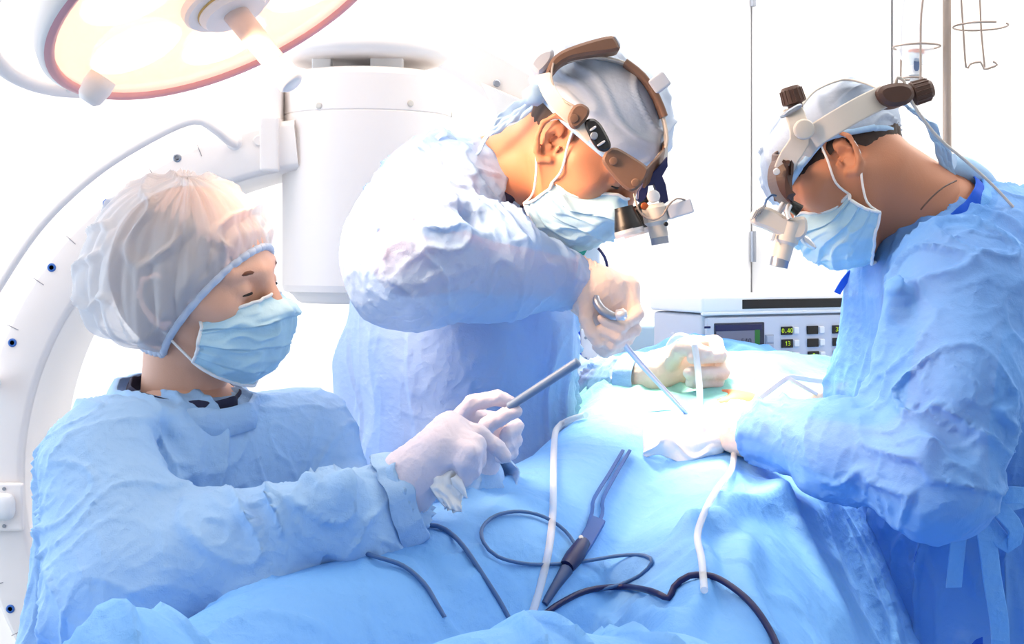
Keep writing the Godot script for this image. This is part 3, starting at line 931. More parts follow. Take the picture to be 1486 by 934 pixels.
# ---------------------------------------------------------------- cart and electrosurgical unit
func build_cart():
	var t := thing("equipment_cart", "pale blue equipment cart with grey socket plates behind the bending surgeon", "cart", Vector3(P(860, 0, 2.75).x, 0, -2.85))
	var bl := mat("cart_blue", Color(0.72, 0.84, 0.93), 0.5)
	part("cabinet", mesh_of(rbox(Vector3(P(905, 0, 2.9).x, P(0, 640, 2.9).y - .12, -2.95), Vector3(.32, .74, .30), .01)), bl, t)
	part("side_box", mesh_of(rbox(P(852, 520, 2.72), Vector3(.085, .20, .12), .008)), mats.grey_plastic, t)
	var sp := part("socket_plate", mesh_of(rbox(P(858, 505, 2.655), Vector3(.042, .075, .006), .003)), mats.white_plastic, t)
	for y in [490, 520]:
		part("screw", mesh_of(turned(P(850, y, 2.65), Vector3.BACK, [[0, .003], [.002, .002], [.002, 0]], 10)), mats.steel_dull, sp)
	part("column", mesh_of(rbox(P(850, 395, 2.78), Vector3(.055, .19, .06), .008)), mat("column_blue", Color(0.80, 0.87, 0.94), 0.5), t)
	part("green_tag", mesh_of(slab_px([[828, 343], [852, 340], [858, 352], [846, 373], [830, 366]], 2.735, .012, .002, false)), mat("tag_green", Color(0.05, 0.48, 0.43), 0.5), t)
	part("cable", mesh_of(tube(PL([[868, 360, 2.74], [877, 372, 2.74], [882, 392, 2.74], [884, 440, 2.74], [884, 535, 2.72], [880, 620, 2.72]]), .0028, 8)), mats.navy, t)
	part("strap", mesh_of(strap(PL([[836, 455, 2.66], [838, 490, 2.65], [842, 550, 2.65]]), .011, .003, Vector3.BACK)), mats.scrubs, t)
	for x in [-.1, .1]:
		for z in [-.1, .1]:
			part("caster", mesh_of(lathe(Vector3(P(905, 0, 2.9).x + x - .015, .04, -2.95 + z), Vector3.RIGHT, [[0, 0], [0, .035], [.004, .04], [.026, .04], [.03, .035], [.03, 0]], 18)), mats.black_plastic, t)
	part("leg_frame", mesh_of(rbox(Vector3(P(905, 0, 2.9).x, .24, -2.95), Vector3(.26, .34, .24), .01)), bl, t)

func text_mesh(s: String, size: float) -> TextMesh:
	var m := TextMesh.new()
	var f := SystemFont.new()
	f.font_names = PackedStringArray(["Droid Sans Mono"])
	m.font = f; m.text = s; m.font_size = 32; m.pixel_size = size / 32.0; m.depth = 0.0006
	return m

func build_electrosurgical_unit():
	# own axes: x to the right along the front, y up, z out of the front; turned so that its left side shows
	var root := thing("electrosurgical_unit", "white electrosurgical generator with grey display and lit number fields", "medical device", P(1030, 560, 2.46))
	var turn := Basis(Vector3.UP, deg_to_rad(25.0))
	var o := P(1020, 456, 2.46)
	var L := func(x: float, y: float, z: float) -> Vector3: return o + turn * Vector3(x, y, z)
	var W := 0.42
	var D := 0.17
	part("body", mesh_of(rbox(L.call(W * .5, -.085, -D * .5 - .004), Vector3(W, .17, D), .008, turn)), mats.grey_plastic, root)
	# lid with an overhanging lip and a dark slot under it
	var lid := part("lid", mesh_of(rbox(L.call(W * .5, .017, -D * .5), Vector3(W + .012, .030, D + .012), .006, turn)), mats.white_plastic, root)
	part("slot", mesh_of(rbox(L.call(W * .5 + .03, .017, .0045), Vector3(W - .10, .017, .005), .001, turn)), mats.black_plastic, lid)
	part("lip", mesh_of(rbox(L.call(W * .5, .001, .002), Vector3(W + .008, .006, .008), .002, turn)), mats.white_plastic, root)
	# front panel leaning back a little
	var fp := part("front_panel", mesh_of(rbox(L.call(W * .5, -.078, -.001), Vector3(W - .012, .145, .010), .004, turn)), mat("panel_grey", Color(0.80, 0.82, 0.87), 0.5), root)
	var scr := part("screen_bezel", mesh_of(rbox(L.call(.075, -.062, .004), Vector3(.108, .092, .004), .002, turn)), mat("bezel", Color(0.16, 0.18, 0.26), 0.4), root)
	part("screen", mesh_of(rbox(L.call(.070, -.066, .006), Vector3(.092, .074, .002), .0008, turn)), mat("screen_grey", Color(0.45, 0.45, 0.52), 0.3, 0.0, {"emission_enabled": true, "emission": Color(0.30, 0.30, 0.36), "emission_energy_multiplier": 0.25}), scr)
	part("screen_bar", mesh_of(rbox(L.call(.112, -.066, .0066), Vector3(.011, .074, .002), .0006, turn)), mat("screen_green", Color(0.12, 0.42, 0.16), 0.3, 0.0, {"emission_enabled": true, "emission": Color(0.08, 0.36, 0.12), "emission_energy_multiplier": 0.3}), scr)
	part("screen_header", mesh_of(rbox(L.call(.072, -.025, .0066), Vector3(.100, .011, .002), .0006, turn)), mat("screen_navy", Color(0.10, 0.12, 0.30), 0.3), scr)
	part("screen_mark", mesh_of(rbox(L.call(.045, -.064, .0072), Vector3(.030, .008, .001), .0004, turn)), mats.navy, scr)
	for q in [[.088, -.050, "540"], [.088, -.074, "0.00"]]:
		var tx := part("screen_text", text_mesh(q[2], .013), mat("screen_ink", Color(0.24, 0.24, 0.30), 0.5), scr)
		tx.transform = Transform3D(turn, L.call(q[0], q[1], .0076))
	part("key_column", mesh_of(rbox(L.call(.140, -.070, .005), Vector3(.018, .062, .003), .001, turn)), mat("key_grey", Color(0.62, 0.65, 0.72), 0.5), root)
	for i in 4:
		part("key", mesh_of(rbox(L.call(.140, -.047 - i * .0155, .007), Vector3(.015, .012, .003), .001, turn)), mat("key_top", Color(0.70, 0.73, 0.79), 0.5), root)
	var digits := [["0.40", "", "38"], ["13", "", "1"], ["70", "8", ""], ["", "0.00", ""]]
	var lit := mat("digit_glow", Color(0.75, 0.85, 0.10), 0.5, 0.0, {"emission_enabled": true, "emission": Color(0.72, 0.85, 0.08), "emission_energy_multiplier": 0.9})
	for r in 4:
		for cc in 3:
			var x: float = .178 + cc * .058 + r * .001
			var y := -.033 - r * .0235
			var w := part("display_window", mesh_of(rbox(L.call(x, y, .0055), Vector3(.025, .0155, .003), .0008, turn)), mat("display_black", Color(0.03, 0.035, 0.06), 0.25), root)
			if digits[r][cc] != "":
				var tx := part("display_digits", text_mesh(digits[r][cc], .0105), lit, w)
				tx.transform = Transform3D(turn, L.call(x, y, .0074))
			part("button", mesh_of(rbox(L.call(x + .0205, y, .006), Vector3(.011, .0125, .005), .0015, turn)), mats.white_plastic, root)
	part("power_key", mesh_of(rbox(L.call(.008, -.045, .006), Vector3(.013, .013, .004), .0015, turn)), mats.white_plastic, root)
	part("indicator", mesh_of(rbox(L.call(.006, -.023, .0055), Vector3(.013, .004, .002), .0008, turn)), mats.navy, root)
	for i in 6:
		part("socket_key", mesh_of(rbox(L.call(.16 + i * .026, -.137, .005), Vector3(.018, .010, .004), .0015, turn)), mats.white_plastic, root)
	part("side_screw", mesh_of(turned(L.call(.0, -.045, -.10), turn * Vector3(-1, 0, 0), [[-.002, .008], [.003, .008], [.004, .006], [.004, 0]], 16)), mats.grey_plastic, root)
	# the trolley it stands on
	var tr := thing("device_trolley", "white trolley shelf carrying the electrosurgical generator", "trolley", L.call(W * .5, -1.1, -D * .5))
	part("shelf", mesh_of(rbox(L.call(W * .5, -.186, -D * .5), Vector3(W + .06, .03, D + .06), .008, turn)), mats.white_paint, tr)
	for x in [.0, W]:
		for z in [-.01, -D + .01]:
			var top: Vector3 = L.call(x, -.20, z)
			part("leg", mesh_of(tube(PackedVector3Array([top, Vector3(top.x, .02, top.z)]), .014, 12, .3)), mats.steel, tr)

# ---------------------------------------------------------------- infusion stand
func build_iv_pole():
	var Z := 2.75
	var base := P(1376, 0, Z)
	var t := thing("iv_pole", "steel infusion pole with wire bottle baskets behind the blue-gowned surgeon", "iv pole", Vector3(base.x, 0, -Z))
	part("pole", mesh_of(tube(PackedVector3Array([Vector3(base.x, .05, -Z), Vector3(base.x - .003, 2.15, -Z)]), .0085, 16, .5)), mats.wire, t)
	part("foot", mesh_of(lathe(Vector3(base.x, .0, -Z), Vector3.UP, [[0, 0], [0, .22], [.02, .22], [.035, .05], [.08, .02], [.08, 0]], 32)), mats.steel, t)
	# left basket: two uprights, an open ring, and the arm to the pole
	var ring := func(cx: float, cy: float, rx: float, from: float, to: float, z: float) -> PackedVector3Array:
		var c := P(cx, cy, z)
		var r := PackedVector3Array()
		for i in 33:
			var a := deg_to_rad(lerpf(from, to, i / 32.0))
			r.append(c + Vector3(cos(a), 0, sin(a)) * rx * z / F)
		return r
	var wr := .0022
	var b := part("wire_basket", mesh_of(tube(ring.call(1330, 68, 33, -60, 250, Z), wr, 8, .02)), mats.wire, t)
	part("upright", mesh_of(tube(PL([[1318, -40, Z + .04], [1310, 20, Z + .04], [1308, 68, Z + .04], [1307, 112, Z + .04]]), wr, 8, .02)), mats.wire, b)
	part("upright", mesh_of(tube(PL([[1345, -40, Z - .04], [1337, 20, Z - .045], [1336, 68, Z - .045], [1336, 115, Z - .045]]), wr, 8, .02)), mats.wire, b)
	part("bottom_ring", mesh_of(tube(ring.call(1322, 114, 16, 0, 360, Z), wr, 8, .02)), mats.wire, b)
	part("basket_arm", mesh_of(tube(PL([[1318, -40, Z], [1345, -70, Z], [1374, -60, Z]]), .003, 8, .02)), mats.wire, b)
	var e := part("wire_basket", mesh_of(tube(ring.call(1423, 38, 38, 75, 400, Z), wr, 8, .02)), mats.wire, t)
	part("upright", mesh_of(tube(PL([[1392, -60, Z], [1395, 0, Z], [1398, 45, Z], [1402, 98, Z], [1408, 93, Z], [1423, 90, Z], [1428, 100, Z], [1438, 98, Z], [1447, 94, Z], [1441, 89, Z]]), wr, 8, .01)), mats.wire, e)
	part("upright", mesh_of(tube(PL([[1418, -60, Z + .02], [1422, 0, Z + .02], [1424, 45, Z + .02], [1429, 98, Z + .02]]), wr, 8, .02)), mats.wire, e)
	part("basket_arm", mesh_of(tube(PL([[1392, -60, Z], [1385, -75, Z], [1376, -70, Z]]), .003, 8, .02)), mats.wire, e)
	# upturned infusion bottle in the left basket
	var c := P(1328, 118, Z)
	var bt := thing("infusion_bottle", "clear upturned infusion bottle held in the wire basket", "bottle", c)
	part("glass", mesh_of(lathe(c, Vector3.UP, [[0, 0], [0, .010], [.02, .011], [.03, .012], [.05, .033], [.06, .036], [.19, .036], [.20, .03], [.20, 0]], 32)), mats.clear_plastic, bt)
	part("paper_label", mesh_of(lathe_band(c + Vector3(0, .012, 0), Vector3.UP, [0, .0135], [.045, .0145], 24)), mats.white_cloth, bt)
	part("printed_mark", mesh_of(slab_px([[1326, 84], [1334, 84], [1334, 103], [1326, 103]], Z - .018, .002, .0004)), mat("print_blue", Color(0.35, 0.42, 0.55), 0.6), bt)
	part("cap_ring", mesh_of(lathe(c + Vector3(.002, .055, 0), Vector3.UP, [[0, .0155], [.008, .0155], [.008, .012]], 20)), mat("cap_orange", Color(0.85, 0.48, 0.25), 0.5), bt)
# ---------------------------------------------------------------- people
# a head's own axes: x to its left, y up, z out of the face; the origin lies between the ears
func head_frame(origin: Vector3, fwd: Vector3, roll_deg: float, scale: float) -> Transform3D:
	var f := fwd.normalized()
	var x := Vector3.UP.cross(f).normalized()
	var b := Basis(x, f.cross(x), f)
	b = b * Basis(Vector3.BACK, deg_to_rad(roll_deg))
	return Transform3D(b.scaled_local(Vector3.ONE * scale), origin)

func head_field(X: Transform3D, neck: Vector3, neck_r: float, o := {}) -> Field:
	var s := X.basis.x.length()
	var R := X.basis.orthonormalized()
	var lo := X.origin.min(neck) - Vector3.ONE * .15; var hi := X.origin.max(neck) + Vector3.ONE * .15
	hi = hi.max(X * Vector3(0, .15, 0)); lo = lo.min(X * Vector3(0, .06, .14)); hi = hi.max(X * Vector3(0, .0, .15))
	var f := Field.new(lo, hi, .0034)
	var tall: float = o.get("tall", 1.0)
	var jaw: float = o.get("jaw", 1.0)
	f.ell(X * Vector3(0, .045 * tall, -.005), R, Vector3(.077, .086 * tall, .097) * s, .02 * s)
	f.ell(X * Vector3(0, -.015, .040), R, Vector3(.064 * jaw, .075, .052) * s, .03 * s)
	for x in [-1.0, 1.0]:
		f.cap(X * Vector3(x * .058 * jaw, -.03, .0), X * Vector3(x * .022, -.088, .068), .019 * s, .016 * s, .025 * s)
		f.cap(X * Vector3(x * .045, -.008, .060), X * Vector3(x * .058, .0, .035), .022 * s, .02 * s, .02 * s)
		f.cap(X * Vector3(x * .012, .033, .091), X * Vector3(x * .048, .034, .075), .010 * s, .010 * s, .014 * s)
		f.ell(X * Vector3(x * .033, .013, .101), R, Vector3(.017, .011, .014) * s, .012 * s, true)
		f.ell(X * Vector3(x * .032, .012, .080), R, Vector3(.0155, .0125, .0135) * s, .004 * s)
		f.cap(X * Vector3(x * .009, -.022, .108), X * Vector3(x * .012, -.022, .103), .008 * s, .008 * s, .006 * s)
		# ear: rim, lobe, shell
		var ear := [Vector3(.0, .010, .012), Vector3(.004, .024, .010), Vector3(.008, .032, -.003), Vector3(.011, .026, -.018), Vector3(.012, .008, -.023), Vector3(.010, -.010, -.017), Vector3(.006, -.024, -.008), Vector3(.003, -.030, .002), Vector3(.0, -.022, .010)]
		for i in ear.size() - 1:
			var p: Vector3 = ear[i]; var q: Vector3 = ear[i + 1]
			f.cap(X * Vector3(x * (.076 + p.x * 1.4), p.y * 1.05, p.z * 1.1), X * Vector3(x * (.076 + q.x * 1.4), q.y * 1.05, q.z * 1.1), .0036 * s, .0036 * s if i < 5 else .0058 * s, .003 * s)
		f.cap(X * Vector3(x * .078, .014, -.010), X * Vector3(x * .076, -.012, -.006), .012 * s, .009 * s, .004 * s, R.x, 3.0)
		f.cap(X * Vector3(x * .082, .016, -.012), X * Vector3(x * .081, -.002, -.014), .0035 * s, .0035 * s, .004 * s)
		f.cap(X * Vector3(x * .079, -.002, .010), X * Vector3(x * .078, -.008, .010), .0035 * s, .003 * s, .003 * s)
		f.ell(X * Vector3(x * .086, -.001, -.004), R, Vector3(.012, .012, .0085) * s, .003 * s, true)
		f.cap(X * Vector3(x * .086, .022, -.010), X * Vector3(x * .088, .006, -.016), .0026 * s, .0026 * s, .003 * s, Vector3.ZERO, 1.0, true)
	f.cap(X * Vector3(0, -.092, .075), X * Vector3(0, -.090, .070), .019 * s, .02 * s, .02 * s)
	f.cap(X * Vector3(0, .026, .095), X * Vector3(0, -.016, .114), .0085 * s, .0115 * s, .012 * s)
	f.cap(X * Vector3(-.016, -.050, .088), X * Vector3(.016, -.050, .088), .011 * s, .011 * s, .015 * s)
	f.cap(X * Vector3(0, -.035, -.022), neck, neck_r * .92, neck_r * 1.15, .03)
	return f

# a shell over the skull: everything of the ellipsoid (c, r) above the edge(z) height, blown up by puff(direction, share of the way to the edge, turn)
func dome(X: Transform3D, c: Vector3, r: Vector3, edge: Callable, puff: Callable, n := 120, m := 44) -> Array:
	var rings := []
	for j in m + 1: rings.append(PackedVector3Array())
	var rim := PackedVector3Array()
	for i in n:
		var th := TAU * i / n
		var lo := 0.0; var hi := PI * .98
		for k in 18:
			var ph := (lo + hi) * .5
			var p := c + Vector3(sin(ph) * sin(th), cos(ph), sin(ph) * cos(th)) * r
			if p.y > float(edge.call(p.z)): lo = ph
			else: hi = ph
		for j in m + 1:
			var sh := j / float(m)
			var ph := maxf(.002, lo * sh)
			var d := Vector3(sin(ph) * sin(th), cos(ph), sin(ph) * cos(th))
			var p := c + d * r
			p += (d / r).normalized() * float(puff.call(d, sh, th))
			rings[j].append(X * p)
		rim.append(rings[m][i])
	var mm := skin(rings, true, false)
	return [mm, rim]

func thicken(m: Dictionary, by: float) -> Dictionary:
	var n := normals_of(m)
	var v: PackedVector3Array = m.v.duplicate()
	for i in v.size(): v[i] -= n[i] * by
	var t := PackedInt32Array(m.t)
	t.reverse()
	return join([m, {"v": v, "t": t}])

# pleated face mask in a head's axes, with white binding and ear loops
func mask(X: Transform3D, parent: Node3D, o := {}):
	var wide: float = o.get("wide", 1.0)
	var drop: float = o.get("drop", 0.0)
	var sd: int = o.get("seed", 0)
	var slack: float = o.get("slack", 0.62)
	var zs := [.106, .128, .126, .122, .115, .098, .074]
	var shape := func(u: float, v: float) -> Vector3:
		var a := (u * 2.0 - 1.0)
		var an := a * lerpf(o.get("turn", 1.42), 1.22, slack)
		var yt := lerpf(.006 - .026 * pow(absf(a), 1.3), .006 - .062 * smoothstep(.30, .82, absf(a)), slack)
		var yb := lerpf(-.118 + .040 * pow(absf(a), 1.6), -.120 + .020 * a * a, slack) - drop
		var y := lerpf(yt, yb, v)
		var k := minf(v * 6.0, 5.999)
		var rz: float = lerpf(zs[int(k)], zs[int(k) + 1], smoothstep(0.0, 1.0, k - int(k)))
		var side := pow(absf(a), 2.5)
		var z := .006 + (rz - .004) * cos(an) * (1.0 - .05 * side)
		var x := sin(an) * (.066 + .012 * sin(clampf(v, 0, 1) * PI)) * wide
		# pleats run across, flattest at the bound edges
		var pl := fposmod(v * 3.3 + .25 + .05 * noise.get_noise_2d(a * 2.0 + sd, v * 2.0), 1.0)
		var pd := (pl * .0045 if v > .08 and v < .95 else 0.0)
		var cr: float = noise.get_noise_3d(a * 3.2 + sd * 3.0, v * 2.6, sd) * .004 + maxf(0.0, 1.0 - absf(noise2.get_noise_3d(a * 2.4, v * 3.0, sd + 3.0)) * 3.0) * .005
		var out := Vector3(sin(an), 0, cos(an))
		return X * (Vector3(x, y, z) + out * (pd + cr * (1.0 - .6 * side)))
	var pan := part("mask", mesh_of(sheet(70, 60, shape, .0012)), mats.mask, parent)
	for v in [0.0, 1.0]:
		var e := PackedVector3Array()
		for i in 31: e.append(shape.call(i / 30.0, v))
		part("binding", mesh_of(tube(e, .0022, 8, .01)), mats.white_cloth, pan)
	for u in [0.0, 1.0]:
		var e := PackedVector3Array()
		for i in 13: e.append(shape.call(u, i / 12.0))
		part("binding", mesh_of(tube(e, .0024, 8, .01)), mats.white_cloth, pan)
		var x := -1.0 if u == 0.0 else 1.0
		var lp := PackedVector3Array([shape.call(u, .02)])
		for q in o.get("loop", [Vector3(.078, -.020, .034), Vector3(.083, .010, .018), Vector3(.085, .032, .006), Vector3(.083, .030, -.012), Vector3(.080, .008, -.026), Vector3(.081, -.020, -.016), Vector3(.079, -.042, .006), Vector3(.075, -.070, .026)]): lp.append(X * Vector3(q.x * x, q.y, q.z))
		lp.append(shape.call(u, .98))
		part("ear_loop", mesh_of(tube(lp, .0017, 8, .006)), mats.loop, pan)

# eyelash line, brow and the sliver of the eye
func eye_details(X: Transform3D, parent: Node3D, hair: Material, open := .002):
	var s := X.basis.x.length()
	for x in [-1.0, 1.0]:
		var pts := PackedVector3Array(); var brow := PackedVector3Array()
		for i in 7:
			var a := lerpf(-.8, .8, i / 6.0)
			pts.append(X * Vector3(x * .032 + sin(a) * .0150, .012 - .0055 + .002 * cos(a * 1.6), .080 + cos(a) * .0128))
			brow.append(X * Vector3(x * (.032 + sin(a) * .021), .030 + .005 * cos(a * 1.5), .088 + .010 * cos(a) - .013 * (sin(a) * .5 + .5)))
		part("eyelash", mesh_of(tube(pts, [.0008, .0019, .0020, .0008], 6, .004)), mats.lash, parent)
		part("eyebrow", mesh_of(tube(brow, [.0012, .0036, .0034, .0012], 8, .004)), hair, parent)

# rubber-gloved hand: palm capsules [a, b, ra, rb] and finger chains of joints, all in (px, py, distance)
func glove(parent: Node3D, m: Material, palm: Array, fingers: Array, fr := .0098, cell := .0030):
	var lo := Vector3.ONE * 99; var hi := -lo
	var all := []
	for c in palm:
		var a := P(c[0][0], c[0][1], c[0][2]); var b := P(c[1][0], c[1][1], c[1][2])
		all.append([a, b, c[2], c[3], .02]); lo = lo.min(a.min(b)); hi = hi.max(a.max(b))
	for f in fingers:
		var pts := PL(f)
		var n := pts.size()
		for i in n - 1:
			all.append([pts[i], pts[i + 1], fr * (1.12 - .26 * i / (n - 1.0)), fr * (1.12 - .26 * (i + 1) / (n - 1.0)), .0028 if i > 0 else .008])
		for p in pts:
			lo = lo.min(p); hi = hi.max(p)
	var f2 := Field.new(lo - Vector3.ONE * .05, hi + Vector3.ONE * .05, cell)
	for q in all: f2.cap(q[0], q[1], q[2], q[3], q[4])
	var mm := smooth(f2.net(), 2, .4)
	mm = displace(mm, func(p: Vector3, _n: Vector3) -> float:
		var r := maxf(0.0, 1.0 - absf(noise2.get_noise_3dv(p * Vector3(46, 34, 40))) * 3.4)
		return .0010 * r * r + .0004 * noise.get_noise_3dv(p * 60.0))
	return part("glove", mesh_of(mm), m, parent)

# knitted cuff: a short ribbed tube
func cuff(parent: Node3D, a: Vector3, b: Vector3, ra: float, rb: float, m: Material = null):
	var rings := []
	var d := (b - a).normalized()
	var up := (Vector3.UP - d * d.y).normalized(); var sd := d.cross(up)
	for i in 9:
		var t := i / 8.0
		var ring := PackedVector3Array()
		for k in 40:
			var an := TAU * k / 40.0
			var r: float = lerpf(ra, rb, t) + .0012 * (1 if k % 2 == 0 else -1) + .0018 * sin(t * 20.0 + an)
			ring.append(a.lerp(b, t) + (up * cos(an) + sd * sin(an)) * r)
		rings.append(ring)
	part("knit_cuff", mesh_of(skin(rings)), mats.cuff if m == null else m, parent)

# gown: bones [a, b, ra, rb, blend, flat axis, flatness]
# trunk: the capsules of the scrubs worn under it, their dark blue deepening it like shade
func gown(parent: Node3D, m: Material, trunk: Array, bones: Array, creases: Array, folds: Array, cell := .0095, crisp := 1.0):
	var slo := Vector3.ONE * 99; var shi := -slo
	for k in trunk:
		slo = slo.min((k[0] as Vector3).min(k[1]) - Vector3.ONE * .25); shi = shi.max((k[0] as Vector3).max(k[1]) + Vector3.ONE * .25)
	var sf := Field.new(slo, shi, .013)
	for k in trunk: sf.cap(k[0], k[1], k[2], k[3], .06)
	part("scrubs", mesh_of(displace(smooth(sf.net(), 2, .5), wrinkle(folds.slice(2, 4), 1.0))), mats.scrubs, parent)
	var lo := Vector3.ONE * 99; var hi := -lo
	for b in bones:
		var r := maxf(b[2], b[3])
		lo = lo.min((b[0] as Vector3).min(b[1]) - Vector3.ONE * r); hi = hi.max((b[0] as Vector3).max(b[1]) + Vector3.ONE * r)
	var f := Field.new(lo - Vector3.ONE * .05, hi + Vector3.ONE * .05, cell)
	for b in bones: f.cap(b[0], b[1], b[2], b[3], b[4], b[5] if b.size() > 5 else Vector3.ZERO, b[6] if b.size() > 6 else 1.0)
	for c in creases: f.cap(c[0], c[1], c[2], c[3], c[4], Vector3.ZERO, 1.0, c[5] < 0)
	var mm := smooth(f.net(), 1, .4)
	mm = smooth(subdivide(mm), 1, .5)
	mm = displace(mm, wrinkle(folds, crisp))
	mm = smooth(mm, 1, .3)
	return part("gown", mesh_of(mm), m, parent)

func sleeve_hem(parent: Node3D, m: Material, a: Vector3, b: Vector3, r: float):
	var d := (b - a).normalized()
	collar(parent, "sleeve_hem", m, b + d * .5 * r, d, r, .030, .003)

# a neck band that lies where the neck leaves the gown
func collar(parent: Node3D, called: String, m: Material, c: Vector3, axis: Vector3, r: float, wide: float, thick := .004, sx := 1.0):
	var d := axis.normalized()
	var e1 := (Vector3.BACK - d * d.z).normalized(); var e2 := d.cross(e1)
	var rings := []
	for i in 64:
		var a := TAU * i / 64.0
		var o := e1 * cos(a) + e2 * sin(a) * sx
		var wob := .003 * noise.get_noise_2d(cos(a) * 2.0 + c.x * 9.0, sin(a) * 2.0)
		var ring := PackedVector3Array()
		for q in [[-.5, thick], [0, thick * 1.4], [.5, thick], [.55, 0], [.5, -thick * .3], [-.5, -thick * .3]]:
			ring.append(c + o * (r + q[1] + wob - q[0] * wide * .25) + d * (q[0] * wide + wob))
		ring.reverse()
		rings.append(ring)
	rings.append(rings[0])
	part(called, mesh_of(skin(rings, true, false)), m, parent)

func body_mesh(head: Dictionary, bones: Array) -> ArrayMesh:
	var lo := Vector3.ONE * 99; var hi := -lo
	for b in bones:
		var r := maxf(b[2], b[3])
		lo = lo.min((b[0] as Vector3).min(b[1]) - Vector3.ONE * r); hi = hi.max((b[0] as Vector3).max(b[1]) + Vector3.ONE * r)
	var f := Field.new(lo - Vector3.ONE * .05, hi + Vector3.ONE * .05, .018)
	for b in bones: f.cap(b[0], b[1], b[2], b[3], .04)
	return mesh_of(join([head, f.net()]))

func legs_and_shoes(parent: Node3D, c: Vector3, face: Vector3) -> Array:
	var side := face.cross(Vector3.UP).normalized()
	var bones := []
	for x in [-.09, .09]:
		var ft: Vector3 = Vector3(c.x, .06, c.z) + side * x
		bones.append([c + side * x * .9, ft, .075, .04])
		var f := Field.new(ft - Vector3(.2, .08, .2), ft + Vector3(.2, .08, .2), .010)
		f.cap(ft + Vector3(0, -.02, 0) - face * .05, ft + face * .14 + Vector3(0, -.03, 0), .042, .034, .02)
		f.cap(ft - face * .03, ft + face * .03, .045, .04, .02)
		part("shoe", mesh_of(f.net()), mats.white_plastic, parent)
	return bones

